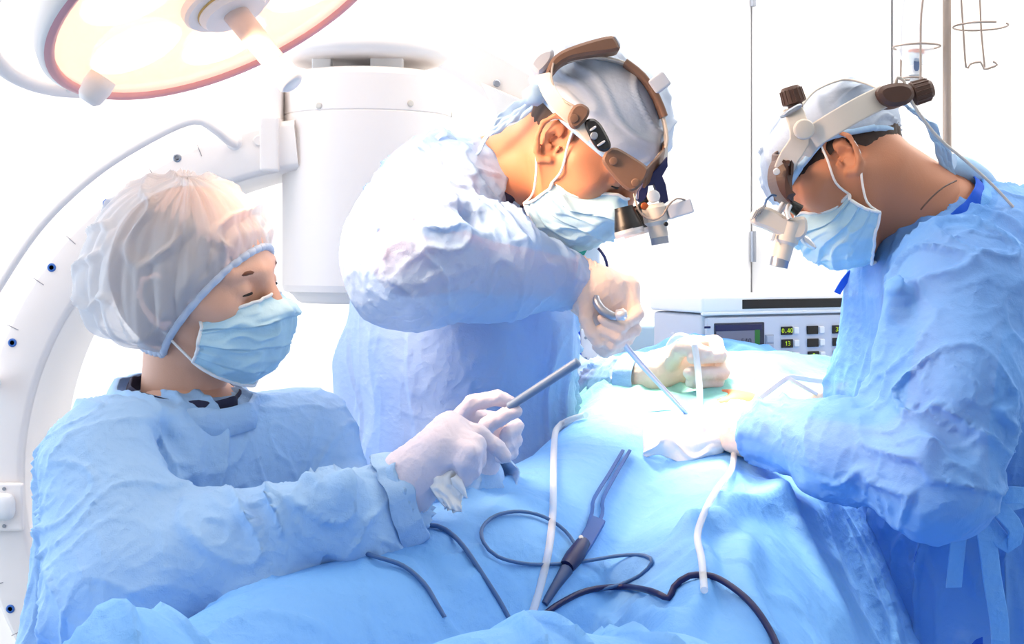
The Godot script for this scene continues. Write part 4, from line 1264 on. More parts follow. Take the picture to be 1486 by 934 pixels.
func build_nurse():
	var fwd := Vector3(sin(deg_to_rad(72)) * cos(deg_to_rad(5)), -sin(deg_to_rad(5)), cos(deg_to_rad(72)) * cos(deg_to_rad(5)))
	var X := head_frame(Vector3.ZERO, fwd, 10.0, 1.0)
	X.origin = P(362, 422, 1.70) - X.basis * Vector3(-.032, .012, .092)
	var neck := P(268, 590, 1.79)
	var t := thing("person", "nurse in pale blue gown, white bouffant cap and mask holding a grey rod", "person", Vector3(neck.x, 0, neck.z))
	var S := P(158, 668, 1.64); var E := P(185, 872, 1.50); var Wr := P(548, 738, 1.555)
	var S2 := P(432, 640, 1.90); var E2 := P(500, 780, 1.86); var W2 := P(672, 700, 1.71)
	var C1 := P(285, 690, 1.80); var C2 := P(285, 850, 1.80); var C3 := P(270, 1050, 1.80); var hem := Vector3(C3.x, .25, C3.z)
	var fz := Vector3(.7, 0, .7)
	var hd := head_field(X, neck, .050, {"jaw": .94})
	var bones := [[neck, C1, .06, .10], [S.lerp(neck, .25), S2.lerp(neck, .25), .05, .05], [C1, C2, .10, .09], [C2, C3, .09, .10], [S, E, .045, .04], [E, Wr, .04, .028], [S2, E2, .045, .04], [E2, W2, .04, .028]]
	bones.append_array(legs_and_shoes(t, Vector3(C3.x, .75, C3.z), Vector3(.75, 0, .66)))
	part("body", body_mesh(hd.net(), bones), mats.skin_fair, t)
	var ax := Vector3(.68, 0, .73)
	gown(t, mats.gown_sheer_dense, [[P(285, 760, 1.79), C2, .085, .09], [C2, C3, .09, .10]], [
		[S, S2, .072, .072, .05], [P(205, 655, 1.70), P(385, 640, 1.86), .05, .045, .04],
		[P(285, 742, 1.79), C2, .130, .135, .06, ax, 1.25], [C2, C3, .135, .15, .06, ax, 1.2], [C3, hem, .15, .20, .06, ax, 1.2],
		[S, S.lerp(E, .5), .072, .082, .04], [S.lerp(E, .5), E, .082, .080, .03], [E, E.lerp(Wr, .45), .080, .072, .03], [E.lerp(Wr, .45), Wr, .072, .050, .02],
		[P(110, 760, 1.68), P(110, 1000, 1.68), .05, .06, .06],
		[S2, E2, .068, .068, .04], [E2, W2, .068, .055, .03]], [
		# hanging folds of the loose forearm sleeve
		[P(300, 760, 1.52), P(255, 905, 1.47), .030, .022, .03, 1], [P(420, 745, 1.49), P(370, 900, 1.47), .034, .026, .03, 1], [P(490, 730, 1.50), P(545, 800, 1.51), .028, .026, .03, 1],
		[P(200, 690, 1.56), P(330, 735, 1.56), .014, .012, .02, 1], [P(240, 640, 1.63), P(330, 780, 1.60), .016, .012, .03, -1]],
		[[S, E, .08, 16, 9, .011], [E, Wr, .075, 13, 8, .013], [C1, C2, .14, 5, 10, .008], [C2, hem, .16, 3, 10, .012], [S2, E2, .068, 15, 9, .010], [E2, W2, .06, 14, 9, .010]])
	collar(t, "collar", mats.gown, P(266, 584, 1.765), Vector3(.14, 1, .14), .086, .030, .006, 1.05)
	collar(t, "undershirt_collar", mats.undershirt, P(266, 574, 1.768), Vector3(.14, 1, .14), .068, .022, .002, 1.05)
	# hair and the bouffant cap over it
	var ed := func(z: float) -> float: return maxf(.064 - 1.25 * (.092 - z), -.076 - .05 * (z + .02))
	var hr := dome(X, Vector3(0, .020, -.010), Vector3(.089, .108, .104), func(z: float) -> float: return float(ed.call(z)) + .006, func(d: Vector3, sh: float, th: float) -> float:
		return .001 + .003 * noise.get_noise_2d(th * 9.0, sh * 2.0), 90, 30)
	part("hair", mesh_of(hr[0]), mats.hair_brown, t)
	var cp := dome(X, Vector3(0, .018, -.012), Vector3(.090, .113, .109), ed, func(d: Vector3, sh: float, th: float) -> float:
		var gath := smoothstep(1.0, .80, sh)
		var back := maxf(0.0, -d.z * .8 + .2)
		var fold: float = (absf(noise2.get_noise_2d(th * 2.4, sh * .7)) * .020 + .003 * noise.get_noise_2d(th * 7.0, sh * 1.0)) * (0.25 + .75 * sh)
		var crump: float = maxf(0.0, 1.0 - absf(noise2.get_noise_3dv(d * 1.5 + Vector3(4, 1, 2))) * 4.0) * .008
		return .001 + gath * (.006 + .026 * back * (0.4 + 0.6 * sh) + fold + crump) + (1.0 - gath) * .0012 * sin(th * 46.0), 260, 70)
	part("bouffant_cap", mesh_of(cp[0]), mats.bouffant, t)
	var rim: PackedVector3Array = cp[1]
	rim.append(rim[0])
	part("cap_elastic", mesh_of(tube(rim, .0050, 8, .02, false)), mats.elastic, t)
	mask(X, t, {"seed": 2, "slack": 0.0, "turn": 1.22, "wide": 1.0, "loop": [Vector3(.074, -.006, .018), Vector3(.078, .004, -.006), Vector3(.077, -.020, -.014), Vector3(.074, -.044, .0)]})
	eye_details(X, t, mats.hair_brown)
	# hands
	sleeve_hem(t, mats.gown, E, Wr, .052)
	sleeve_hem(t, mats.gown, E2, W2, .056)
	cuff(t, P(550, 738, 1.555), P(592, 700, 1.556), .043, .0345)
	glove(t, mats.glove_cool, [[[560, 728, 1.556], [590, 700, 1.556], .029, .029], [[590, 700, 1.556], [652, 622, 1.555], .029, .020], [[590, 700, 1.55], [645, 645, 1.535], .028, .019], [[590, 702, 1.55], [638, 662, 1.535], .026, .018]], [
		[[652, 618, 1.56], [694, 628, 1.553], [719, 647, 1.556], [732, 661, 1.56]],
		[[654, 624, 1.545], [692, 643, 1.525], [694, 668, 1.535], [682, 680, 1.55]],
		[[648, 642, 1.535], [686, 656, 1.512], [686, 682, 1.525], [670, 690, 1.545]],
		[[640, 658, 1.535], [674, 672, 1.515], [674, 694, 1.525], [660, 702, 1.545]],
		[[612, 668, 1.575], [640, 648, 1.60], [668, 652, 1.605], [684, 662, 1.60]]])
	cuff(t, P(655, 708, 1.72), P(676, 690, 1.705), .036, .032, mats.cuff)
	glove(t, mats.glove_cool, [[[664, 706, 1.715], [682, 680, 1.70], .028, .028], [[682, 680, 1.70], [688, 612, 1.675], .027, .019], [[684, 678, 1.70], [712, 640, 1.685], .026, .020]], [
		[[664, 608, 1.665], [686, 584, 1.648], [722, 577, 1.645], [740, 584, 1.648]],
		[[684, 652, 1.665], [708, 616, 1.636], [732, 603, 1.632], [748, 597, 1.632]],
		[[692, 614, 1.68], [734, 606, 1.685], [749, 619, 1.668], [734, 631, 1.648]],
		[[700, 630, 1.68], [738, 625, 1.685], [747, 639, 1.668], [731, 648, 1.648]],
		[[704, 648, 1.68], [732, 644, 1.685], [741, 656, 1.668], [727, 663, 1.652]]])

func build_surgeon_a():
	var pit := deg_to_rad(46.0)
	var X := head_frame(Vector3.ZERO, Vector3(cos(pit) * .92, -sin(pit), cos(pit) * .38), 0.0, 1.04)
	X.origin = P(806, 205, 1.90) - X.basis * Vector3(-.077, 0, 0)
	var neck := P(700, 268, 2.06)
	var t := thing("person", "surgeon in pale gown with grey cap bending over the table with a retractor", "person", Vector3(P(665, 0, 2.16).x, 0, -2.16))
	var S := P(636, 292, 2.00); var E := P(596, 372, 1.80); var Wr := P(838, 406, 1.95)
	var S2 := P(690, 330, 2.34); var E2 := P(800, 575, 2.36); var W2 := P(915, 558, 2.23)
	var C1 := P(650, 340, 2.16); var C2 := P(668, 500, 2.17); var C3 := P(668, 700, 2.17); var hem := Vector3(C3.x, .25, C3.z)
	var hd := head_field(X, neck, .060)
	var bones := [[neck, C1, .07, .10], [S.lerp(neck, .25), S2.lerp(neck, .25), .06, .06], [C1, C2, .11, .11], [C2, C3, .11, .11], [S, E, .05, .045], [E, Wr, .045, .03], [S2, E2, .05, .045], [E2, W2, .045, .03]]
	bones.append_array(legs_and_shoes(t, Vector3(C3.x, .75, C3.z), Vector3(1, 0, 0)))
	part("body", body_mesh(hd.net(), bones), mats.skin, t)
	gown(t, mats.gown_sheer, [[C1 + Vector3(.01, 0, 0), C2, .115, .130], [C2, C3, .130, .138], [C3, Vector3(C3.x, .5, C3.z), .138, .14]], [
		[S, S2.lerp(C1, .2), .085, .08, .06], [P(648, 270, 2.02), P(700, 285, 2.06), .062, .052, .05], [P(600, 290, 2.12), P(545, 520, 2.18), .055, .045, .06],
		[C1, C2, .135, .145, .06], [C2, C3, .145, .155, .06], [C3, hem, .155, .19, .06], [P(525, 520, 2.17), P(510, 800, 2.17), .03, .05, .05], [P(795, 470, 2.13), P(800, 700, 2.13), .03, .04, .05],
		[P(760, 330, 2.08), P(800, 500, 2.10), .055, .03, .05],
		[S, E, .085, .088, .04], [E, E.lerp(Wr, .45), .086, .078, .035], [E.lerp(Wr, .45), P(815, 402, 1.94), .078, .040, .025],
		[S2, E2, .075, .07, .04], [E2, W2, .066, .045, .03]], [
		[P(590, 400, 1.74), P(552, 428, 1.78), .035, .03, .03, 1], [P(660, 350, 1.76), P(656, 412, 1.77), .014, .012, .025, 1],
		[P(612, 330, 1.77), P(700, 320, 1.80), .012, .010, .03, -1]],
		[[S, E, .085, 13, 9, .010], [E, Wr, .08, 13, 7, .011], [C1, C2, .15, 4, 10, .009], [C2, hem, .17, 2.5, 10, .013], [S2, E2, .07, 14, 9, .01], [E2, W2, .05, 15, 9, .009]])
	collar(t, "collar", mats.gown, P(712, 262, 2.05), Vector3(.62, .72, .28), .078, .030, .004, 1.0)
	collar(t, "undershirt_collar", mats.undershirt, P(716, 256, 2.04), Vector3(.62, .72, .28), .072, .020, .002, 1.0)
	# tie of the gown at the nape: a loop and two ends
	var tie := PL([[655, 222, 1.98], [637, 214, 1.97], [634, 200, 1.96], [648, 194, 1.96], [660, 204, 1.965], [656, 218, 1.975], [670, 214, 1.975], [684, 206, 1.97], [680, 222, 1.97]])
	part("gown_tie", mesh_of(strap(tie, .008, .0012, Vector3(0, .4, 1))), mats.gown, t)
	# hair and cap
	var ed := func(z: float) -> float: return .030 + .06 * z
	var hr := dome(X, Vector3(0, .045, -.005), Vector3(.079, .088, .099), func(z: float) -> float: return lerpf(-.058, .026, smoothstep(-.062, -.022, z)), func(d: Vector3, sh: float, th: float) -> float:
		return .0005 + .0012 * noise.get_noise_2d(th * 14.0, sh * 6.0), 100, 34)
	part("hair", mesh_of(hr[0]), mats.hair, t)
	var cp := dome(X, Vector3(0, .045, -.005), Vector3(.081, .090, .101), ed, func(d: Vector3, sh: float, th: float) -> float:
		var rid := maxf(0.0, 1.0 - absf(noise2.get_noise_3dv(d * Vector3(.9, 2.2, .8) + Vector3(1, 5, 2))) * 4.5)
		return .006 + .006 * sin(sh * PI) + .0055 * rid * rid + .004 * noise.get_noise_3dv(d * 1.3), 160, 60)
	part("surgical_cap", mesh_of(thicken(cp[0], .0015)), mats.cap_cloth, t)
	var rim: PackedVector3Array = cp[1]; rim.append(rim[0])
	part("cap_hem", mesh_of(tube(rim, .0035, 8, .02, false)), mats.cap_blue, t)
	# tails of the cap hanging over the nape
	part("cap_tail", mesh_of(sheet(12, 30, func(u: float, v: float) -> Vector3:
		var a := PL([[782, 138, 1.91], [752, 160, 1.92], [718, 182, 1.93], [696, 214, 1.95]])
		var i := minf(v * 3.0, 2.999)
		var c := a[int(i)].lerp(a[int(i) + 1], i - int(i))
		return c + Vector3(.012, .026, .01) * (u - .5) * (1.6 - .5 * v) + Vector3(0, .003, .004) * noise.get_noise_2d(u * 3.0, v * 5.0), .0015)), mats.cap_blue, t)
	part("cap_knot", mesh_of(lathe(P(776, 138, 1.90), Vector3(-.6, -.2, .3), [[-.018, .0], [-.014, .012], [0, .016], [.014, .011], [.018, 0]], 14)), mats.cap_blue, t)
	mask(X, t, {"seed": 5, "wide": 1.02})
	eye_details(X, t, mats.hair)
	# hands
	sleeve_hem(t, mats.gown, E2, W2, .046)
	cuff(t, P(826, 403, 1.946), P(852, 412, 1.95), .036, .033, mats.glove)
	glove(t, mats.glove, [[[836, 406, 1.95], [862, 420, 1.95], .032, .032], [[862, 420, 1.95], [908, 418, 1.965], .030, .021], [[860, 425, 1.95], [900, 446, 1.955], .030, .024], [[856, 430, 1.95], [886, 468, 1.955], .026, .020]], [
		[[912, 422, 1.955], [925, 456, 1.935], [902, 474, 1.908], [874, 462, 1.905]],
		[[908, 440, 1.955], [921, 479, 1.938], [897, 490, 1.912], [872, 478, 1.910]],
		[[900, 458, 1.955], [910, 493, 1.942], [887, 503, 1.918], [868, 490, 1.915]],
		[[890, 472, 1.96], [897, 503, 1.952], [878, 510, 1.93], [866, 502, 1.925]],
		[[850, 436, 1.925], [850, 462, 1.91], [858, 484, 1.905], [868, 498, 1.908]]], .0088)
	cuff(t, P(905, 565, 2.225), P(930, 552, 2.215), .040, .034, mats.glove)
	glove(t, mats.glove, [[[918, 560, 2.22], [950, 542, 2.20], .031, .030], [[950, 542, 2.20], [1002, 508, 2.19], .029, .022], [[950, 545, 2.20], [1010, 528, 2.195], .029, .024]], [
		[[1004, 500, 2.19], [1038, 497, 2.17], [1045, 516, 2.125], [1006, 520, 2.105]],
		[[1012, 510, 2.20], [1049, 518, 2.18], [1049, 541, 2.13], [1000, 541, 2.105]],
		[[1008, 528, 2.20], [1042, 540, 2.18], [1040, 556, 2.14], [1003, 554, 2.115]],
		[[975, 525, 2.165], [988, 506, 2.125], [1008, 506, 2.11], [1026, 512, 2.105]]], .0115)

func build_surgeon_b():
	var pit := deg_to_rad(47.0)
	var X := head_frame(Vector3.ZERO, Vector3(-cos(pit), -sin(pit), -.08), 18.0, .97)
	X.origin = P(1222, 226, 1.88) - X.basis * Vector3(.080, 0, 0)
	var neck := P(1352, 322, 1.98)
	var t := thing("person", "surgeon in blue gown tied at the waist, head lamp over a pale cap", "person", Vector3(P(1420, 0, 2.0).x, 0, -2.0))
	var S := P(1400, 425, 1.82); var E := P(1362, 688, 1.68); var Wr := P(1112, 628, 1.87)
	var S2 := P(1330, 420, 2.2); var E2 := P(1300, 600, 2.24); var W2 := P(1240, 590, 2.13)
	var C1 := P(1405, 430, 2.0); var C2 := P(1395, 600, 2.0); var C3 := P(1420, 800, 2.0); var hem := Vector3(C3.x, .25, C3.z)
	var hd := head_field(X, neck, .066, {"tall": .84, "jaw": 1.03})
	var bones := [[neck, C1, .08, .11], [S.lerp(neck, .25), S2.lerp(neck, .25), .06, .06], [C1, C2, .12, .12], [C2, C3, .12, .12], [S, E, .055, .05], [E, Wr, .05, .03], [S2, E2, .05, .045], [E2, W2, .045, .03]]
	bones.append_array(legs_and_shoes(t, Vector3(C3.x, .75, C3.z), Vector3(-1, 0, 0)))
	part("body", body_mesh(hd.net(), bones), mats.skin, t)
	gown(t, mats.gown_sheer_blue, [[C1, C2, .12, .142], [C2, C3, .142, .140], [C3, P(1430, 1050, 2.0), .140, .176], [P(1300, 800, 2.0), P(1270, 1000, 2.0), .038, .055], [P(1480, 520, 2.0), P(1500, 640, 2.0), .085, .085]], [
		[S, S2, .090, .085, .06], [P(1320, 372, 1.96), P(1440, 350, 2.0), .055, .075, .06], [P(1470, 400, 1.98), P(1500, 640, 2.0), .10, .10, .06],
		[C1, C2, .15, .155, .06], [C2, C3, .155, .15, .06], [C3, P(1430, 1050, 2.0), .15, .19, .06], [P(1430, 1050, 2.0), hem, .19, .20, .06],
		[P(1275, 420, 2.03), P(1238, 580, 2.03), .04, .035, .05], [P(1300, 800, 2.0), P(1270, 1000, 2.0), .05, .07, .06],
		[S, S.lerp(E, .5), .092, .090, .04], [S.lerp(E, .5), E, .090, .074, .03], [E, E.lerp(Wr, .45), .074, .064, .03], [E.lerp(Wr, .45), Wr, .064, .046, .02],
		[S2, E2, .07, .06, .04], [E2, W2, .055, .042, .03]], [
		[P(1300, 420, 1.74), P(1270, 560, 1.76), .016, .012, .03, 1], [P(1420, 520, 1.70), P(1350, 640, 1.62), .016, .012, .03, 1], [P(1310, 560, 1.66), P(1400, 640, 1.62), .014, .010, .03, -1],
		[P(1200, 640, 1.76), P(1180, 700, 1.77), .014, .012, .03, 1], [P(1345, 735, 1.65), P(1335, 765, 1.66), .02, .016, .03, 1]],
		[[S, E, .09, 12, 8, .010], [E, Wr, .066, 14, 8, .011], [C1, C2, .16, 4, 9, .009], [C2, hem, .18, 2.5, 11, .013], [S2, E2, .07, 14, 9, .01], [E2, W2, .05, 15, 9, .009]])
	collar(t, "collar", mats.gown_deep, P(1352, 318, 1.975), Vector3(-.55, .80, .22), .088, .022, .004, 1.0)
	collar(t, "undershirt_collar", mats.scrubs, P(1346, 308, 1.965), Vector3(-.55, .80, .22), .080, .018, .002, 1.0)
	part("neck_cord", mesh_of(tube(PL([[1388, 262, 1.915], [1370, 271, 1.885], [1352, 286, 1.872], [1336, 304, 1.868]]), .0012, 6)), mats.dark_leather, t)
	# waist belt with its bow
	var belt := part("gown_belt", mesh_of(strap(PL([[1580, 700, 1.86], [1490, 722, 1.815], [1440, 735, 1.79], [1400, 735, 1.80]]), .024, .003, Vector3(0, 0, 1))), mats.gown_deep, t)
	for q in [[[[1412, 728, 1.775], [1395, 760, 1.765], [1388, 810, 1.77], [1384, 852, 1.775]], .022], [[[1420, 728, 1.775], [1432, 780, 1.76], [1440, 840, 1.765], [1450, 900, 1.77], [1452, 945, 1.775]], .026], [[[1418, 725, 1.77], [1450, 738, 1.75], [1475, 770, 1.755], [1462, 790, 1.76], [1435, 760, 1.765], [1418, 732, 1.77]], .022], [[[1418, 726, 1.77], [1460, 718, 1.75], [1500, 722, 1.76], [1530, 740, 1.78]], .022]]:
		part("belt_end", mesh_of(strap(PL(q[0]), q[1], .002, Vector3(.2, 0, 1))), mats.gown_deep, belt)
	part("belt_knot", mesh_of(lathe(P(1416, 728, 1.77), Vector3(1, .1, 0), [[-.016, 0], [-.012, .012], [0, .015], [.012, .011], [.016, 0]], 14)), mats.gown_deep, belt)
	var ed := func(z: float) -> float: return .034 if z > 0.0 else .034 + .55 * z
	var hr := dome(X, Vector3(0, .030, -.005), Vector3(.079, .084, .103), func(z: float) -> float: return lerpf(-.062, .014, smoothstep(-.070, -.010, z)), func(d: Vector3, sh: float, th: float) -> float:
		return .0008 + .0014 * noise.get_noise_2d(th * 14.0, sh * 6.0), 100, 34)
	part("hair", mesh_of(hr[0]), mats.hair, t)
	var cp := dome(X, Vector3(0, .038, -.005), Vector3(.081, .076, .101), ed, func(d: Vector3, sh: float, th: float) -> float:
		var rid := maxf(0.0, 1.0 - absf(noise2.get_noise_3dv(d * Vector3(.9, 2.4, .8) + Vector3(7, 2, 2))) * 4.5)
		return .006 + .008 * sin(sh * PI) + .006 * rid * rid + .004 * noise.get_noise_3dv(d * 1.3), 160, 60)
	part("surgical_cap", mesh_of(thicken(cp[0], .0015)), mats.cap_cloth, t)
	var rim: PackedVector3Array = cp[1]; rim.append(rim[0])
	part("cap_hem", mesh_of(tube(rim, .0045, 8, .02, false)), mats.cap_blue, t)
	part("cap_tail", mesh_of(sheet(12, 30, func(u: float, v: float) -> Vector3:
		var a := PL([[1312, 152, 1.89], [1345, 175, 1.90], [1366, 215, 1.92], [1376, 250, 1.94]])
		var i := minf(v * 3.0, 2.999)
		var c := a[int(i)].lerp(a[int(i) + 1], i - int(i))
		return c + Vector3(-.024, .014, .01) * (u - .5) * (1.3 - .2 * v) + Vector3(0, .003, .004) * noise.get_noise_2d(u * 3.0, v * 5.0), .0015)), mats.cap_blue, t)
	part("cap_tie", mesh_of(tube(PL([[1378, 238, 1.95], [1400, 246, 1.96], [1430, 262, 1.98], [1445, 274, 1.99]]), [.016, .019, .015, .006], 14)), mats.cap_blue, t)
	mask(X, t, {"seed": 9, "wide": 1.04})
	eye_details(X, t, mats.hair)
	glove(t, mats.glove, [[[1120, 632, 1.87], [1090, 622, 1.89], .032, .032], [[1090, 622, 1.89], [1068, 612, 1.92], .030, .024], [[1090, 628, 1.89], [1066, 632, 1.90], .028, .022]], [
		[[1070, 604, 1.925], [1050, 596, 1.95], [1036, 596, 1.975], [1028, 600, 1.99]],
		[[1064, 614, 1.92], [1042, 608, 1.94], [1028, 610, 1.96], [1022, 614, 1.975]],
		[[1062, 626, 1.905], [1042, 624, 1.92], [1030, 626, 1.94], [1024, 630, 1.95]],
		[[1064, 638, 1.90], [1046, 640, 1.91], [1036, 642, 1.925]],
		[[1092, 606, 1.90], [1078, 592, 1.92], [1064, 588, 1.94]]], .0105)
	cuff(t, P(1240, 592, 2.13), P(1222, 588, 2.12), .038, .034, mats.glove)
	glove(t, mats.glove, [[[1240, 590, 2.12], [1222, 588, 2.11], .030, .028], [[1222, 582, 2.11], [1214, 578, 2.10], .026, .018], [[1222, 592, 2.11], [1212, 598, 2.10], .026, .018]], [
		[[1216, 574, 2.095], [1202, 572, 2.08], [1190, 574, 2.075], [1180, 578, 2.075]],
		[[1214, 590, 2.095], [1202, 592, 2.08], [1192, 598, 2.075], [1186, 604, 2.075]],
		[[1216, 604, 2.10], [1206, 606, 2.09], [1198, 608, 2.085]]], .0125)
	# dark blue scrub trousers line seen at the gown front
	part("scrub_edge", mesh_of(strap(PL([[1236, 395, 2.02], [1225, 408, 2.02], [1215, 425, 2.03]]), .010, .003, Vector3.BACK)), mats.scrubs, t)
# ---------------------------------------------------------------- head lamps and loupes
func disc(at: Vector3, axis: Vector3, r: float, h: float) -> ArrayMesh:
	return mesh_of(lathe(at, axis, [[0, 0], [0, r], [h * .7, r], [h, r * .8], [h, 0]], 24))

func barrel(a: Vector3, b: Vector3, prof: Array) -> ArrayMesh:
	# prof: [share of the way, radius]
	var l := a.distance_to(b)
	var p := []
	for q in prof: p.append([q[0] * l, q[1]])
	return mesh_of(turned(a, b - a, p, 28))

func build_headlight_a():
	var t := thing("surgical_headlight", "white head lamp with black loupes on brown leather headband, bending surgeon", "head lamp", P(880, 180, 1.83))
	var near := 1.795
	var n := Vector3(0, .15, 1)
	part("rear_battery", mesh_of(slab_px([[789, 113], [799, 88], [815, 76], [845, 65], [886, 54], [893, 60], [899, 73], [894, 78], [860, 82], [830, 87], [812, 96], [800, 112]], 1.86, .05, .004)), mats.leather, t)
	part("battery_end", mesh_of(slab_px([[886, 56], [892, 54], [899, 66], [899, 73], [893, 76]], 1.86, .044, .002)), mats.steel_dull, t)
	part("rear_buckle", mesh_of(slab_px([[766, 96], [778, 80], [796, 72], [804, 76], [802, 92], [784, 112], [776, 108]], 1.87, .05, .005)), mats.grey_plastic, t)
	part("side_band", mesh_of(strap(PL([[788, 108, 1.835], [798, 135, 1.80], [816, 158, 1.785], [838, 176, 1.785], [860, 198, 1.785]]), .020, .003, n)), mats.cream_plastic, t)
	part("cable", mesh_of(tube(PL([[803, 92, 1.835], [800, 112, 1.82], [808, 135, 1.80], [822, 148, 1.785], [838, 156, 1.78]]), .0016, 8)), mats.wire, t)
	var jn := part("side_joint", mesh_of(slab_px([[822, 172], [832, 153], [844, 150], [856, 158], [854, 170], [838, 188], [828, 186]], near - .012, .014, .003)), mats.leather, t)
	part("rivet", disc(P(833, 172, near - .018), Vector3.BACK, .006, .003), mats.leather, jn)
	var hg := part("hinge", mesh_of(slab_px([[847, 180], [852, 173], [862, 172], [872, 180], [886, 206], [886, 216], [878, 221], [868, 218], [858, 205]], near - .010, .014, .003)), mats.black_plastic, t)
	for q in [[[[855, 188], [864, 182], [866, 185], [857, 191]]], [[[866, 210], [877, 203], [879, 206], [868, 213]]]]:
		part("clip", mesh_of(slab_px(q[0], near - .019, .003, .0006)), mats.steel, hg)
	part("hinge_screw", disc(P(862, 197, near - .018), Vector3.BACK, .005, .003), mats.steel_dull, hg)
	var fb := part("forehead_pad", mesh_of(slab_px([[872, 233], [878, 220], [892, 212], [916, 226], [942, 243], [938, 258], [926, 274], [914, 279], [900, 268], [886, 252]], near + .005, .012, .003)), mats.leather, t)
	for q in [[890, 234], [922, 265]]: part("rivet", disc(P(q[0], q[1], near - .003), Vector3.BACK, .0055, .0025), mats.leather, fb)
	# band across the brow to the far side, and over the crown
	part("brow_band", mesh_of(strap(PL([[936, 258, 1.81], [955, 238, 1.85], [962, 225, 1.89], [955, 205, 1.95]]), .030, .004, Vector3(1, -.2, .2))), mats.leather, t)
	part("crown_band", mesh_of(strap(PL([[800, 92, 1.87], [850, 84, 1.88], [905, 92, 1.88], [935, 118, 1.88], [955, 150, 1.88], [966, 190, 1.88], [964, 225, 1.88], [948, 252, 1.86]]), .022, .004, Vector3(.7, .7, 0))), mats.cream_plastic, t)
	part("crown_pad", mesh_of(strap(PL([[907, 92, 1.878], [932, 112, 1.876], [952, 142, 1.876], [963, 170, 1.876]]), .034, .009, Vector3(.75, .65, 0))), mats.leather, t)
	part("crown_knob", mesh_of(rbox(P(956, 121, 1.87), Vector3(.022, .026, .028), .004, Basis(Vector3.BACK, deg_to_rad(-55)))), mats.grey_plastic, t)
	# bracket, loupes, lamp
	var br := part("bracket", mesh_of(slab_px([[925, 278], [935, 262], [955, 242], [967, 228], [968, 242], [960, 256], [965, 268], [969, 292], [960, 298], [955, 288], [948, 268], [940, 270], [938, 284], [932, 296], [924, 290]], 1.84, .022, .001, false)), mats.navy, t)
	part("bracket_knob", disc(P(948, 285, 1.825), Vector3.BACK, .0085, .007), mats.white_plastic, br)
	part("bracket_arm", mesh_of(tube(PL([[940, 288, 1.835], [930, 298, 1.83], [924, 306, 1.83]]), .004, 10)), mats.black_plastic, br)
	for q in [[0, 1.815], [12, 1.875]]:
		var lp := part("loupe", barrel(P(905 + q[0], 300, q[1]), P(914 + q[0], 338, q[1]), [[0, 0], [0, .0125], [.15, .0135], [.7, .0185], [.85, .0195], [.86, .018], [1.0, .018], [1.0, 0]]), mats.black_plastic, t)
		part("loupe_rim", barrel(P(912 + q[0], 332, q[1]), P(914.5 + q[0], 341, q[1]), [[0, .0195], [.5, .0200], [1.0, .0195], [1.0, .014]]), mats.steel, lp)
	part("copper_screw", disc(P(935, 299, 1.822), Vector3.BACK, .005, .004), mat("copper", Color(0.75, 0.38, 0.20), 0.4, 0.6), t)
	var lm := part("lamp_body", barrel(P(948, 296, 1.83), P(958, 352, 1.83), [[0, 0], [0, .013], [.1, .0165], [.45, .0165], [.55, .0125], [.85, .0125], [.86, .0115], [1.0, .0115], [1.0, 0]]), mats.cream_plastic, t)
	part("lamp_ring", barrel(P(956.4, 343, 1.83), P(958.2, 354, 1.83), [[0, .0118], [1.0, .0118], [1.0, .008]]), mats.steel_dull, lm)
	part("lamp_button", disc(P(966, 325, 1.815), Vector3(.3, 0, 1), .003, .003), mats.black_plastic, lm)
	part("lamp_box", mesh_of(rbox(P(986, 303, 1.83), Vector3(.034, .020, .022), .003, Basis(Vector3.BACK, deg_to_rad(17)))), mats.grey_plastic, lm)
	part("lamp_cable", mesh_of(tube(PL([[920, 281, 1.815], [924, 298, 1.81], [932, 312, 1.81], [948, 319, 1.81], [962, 312, 1.81], [970, 298, 1.812], [982, 288, 1.815], [994, 290, 1.82]]), .0013, 8)), mats.wire, t)

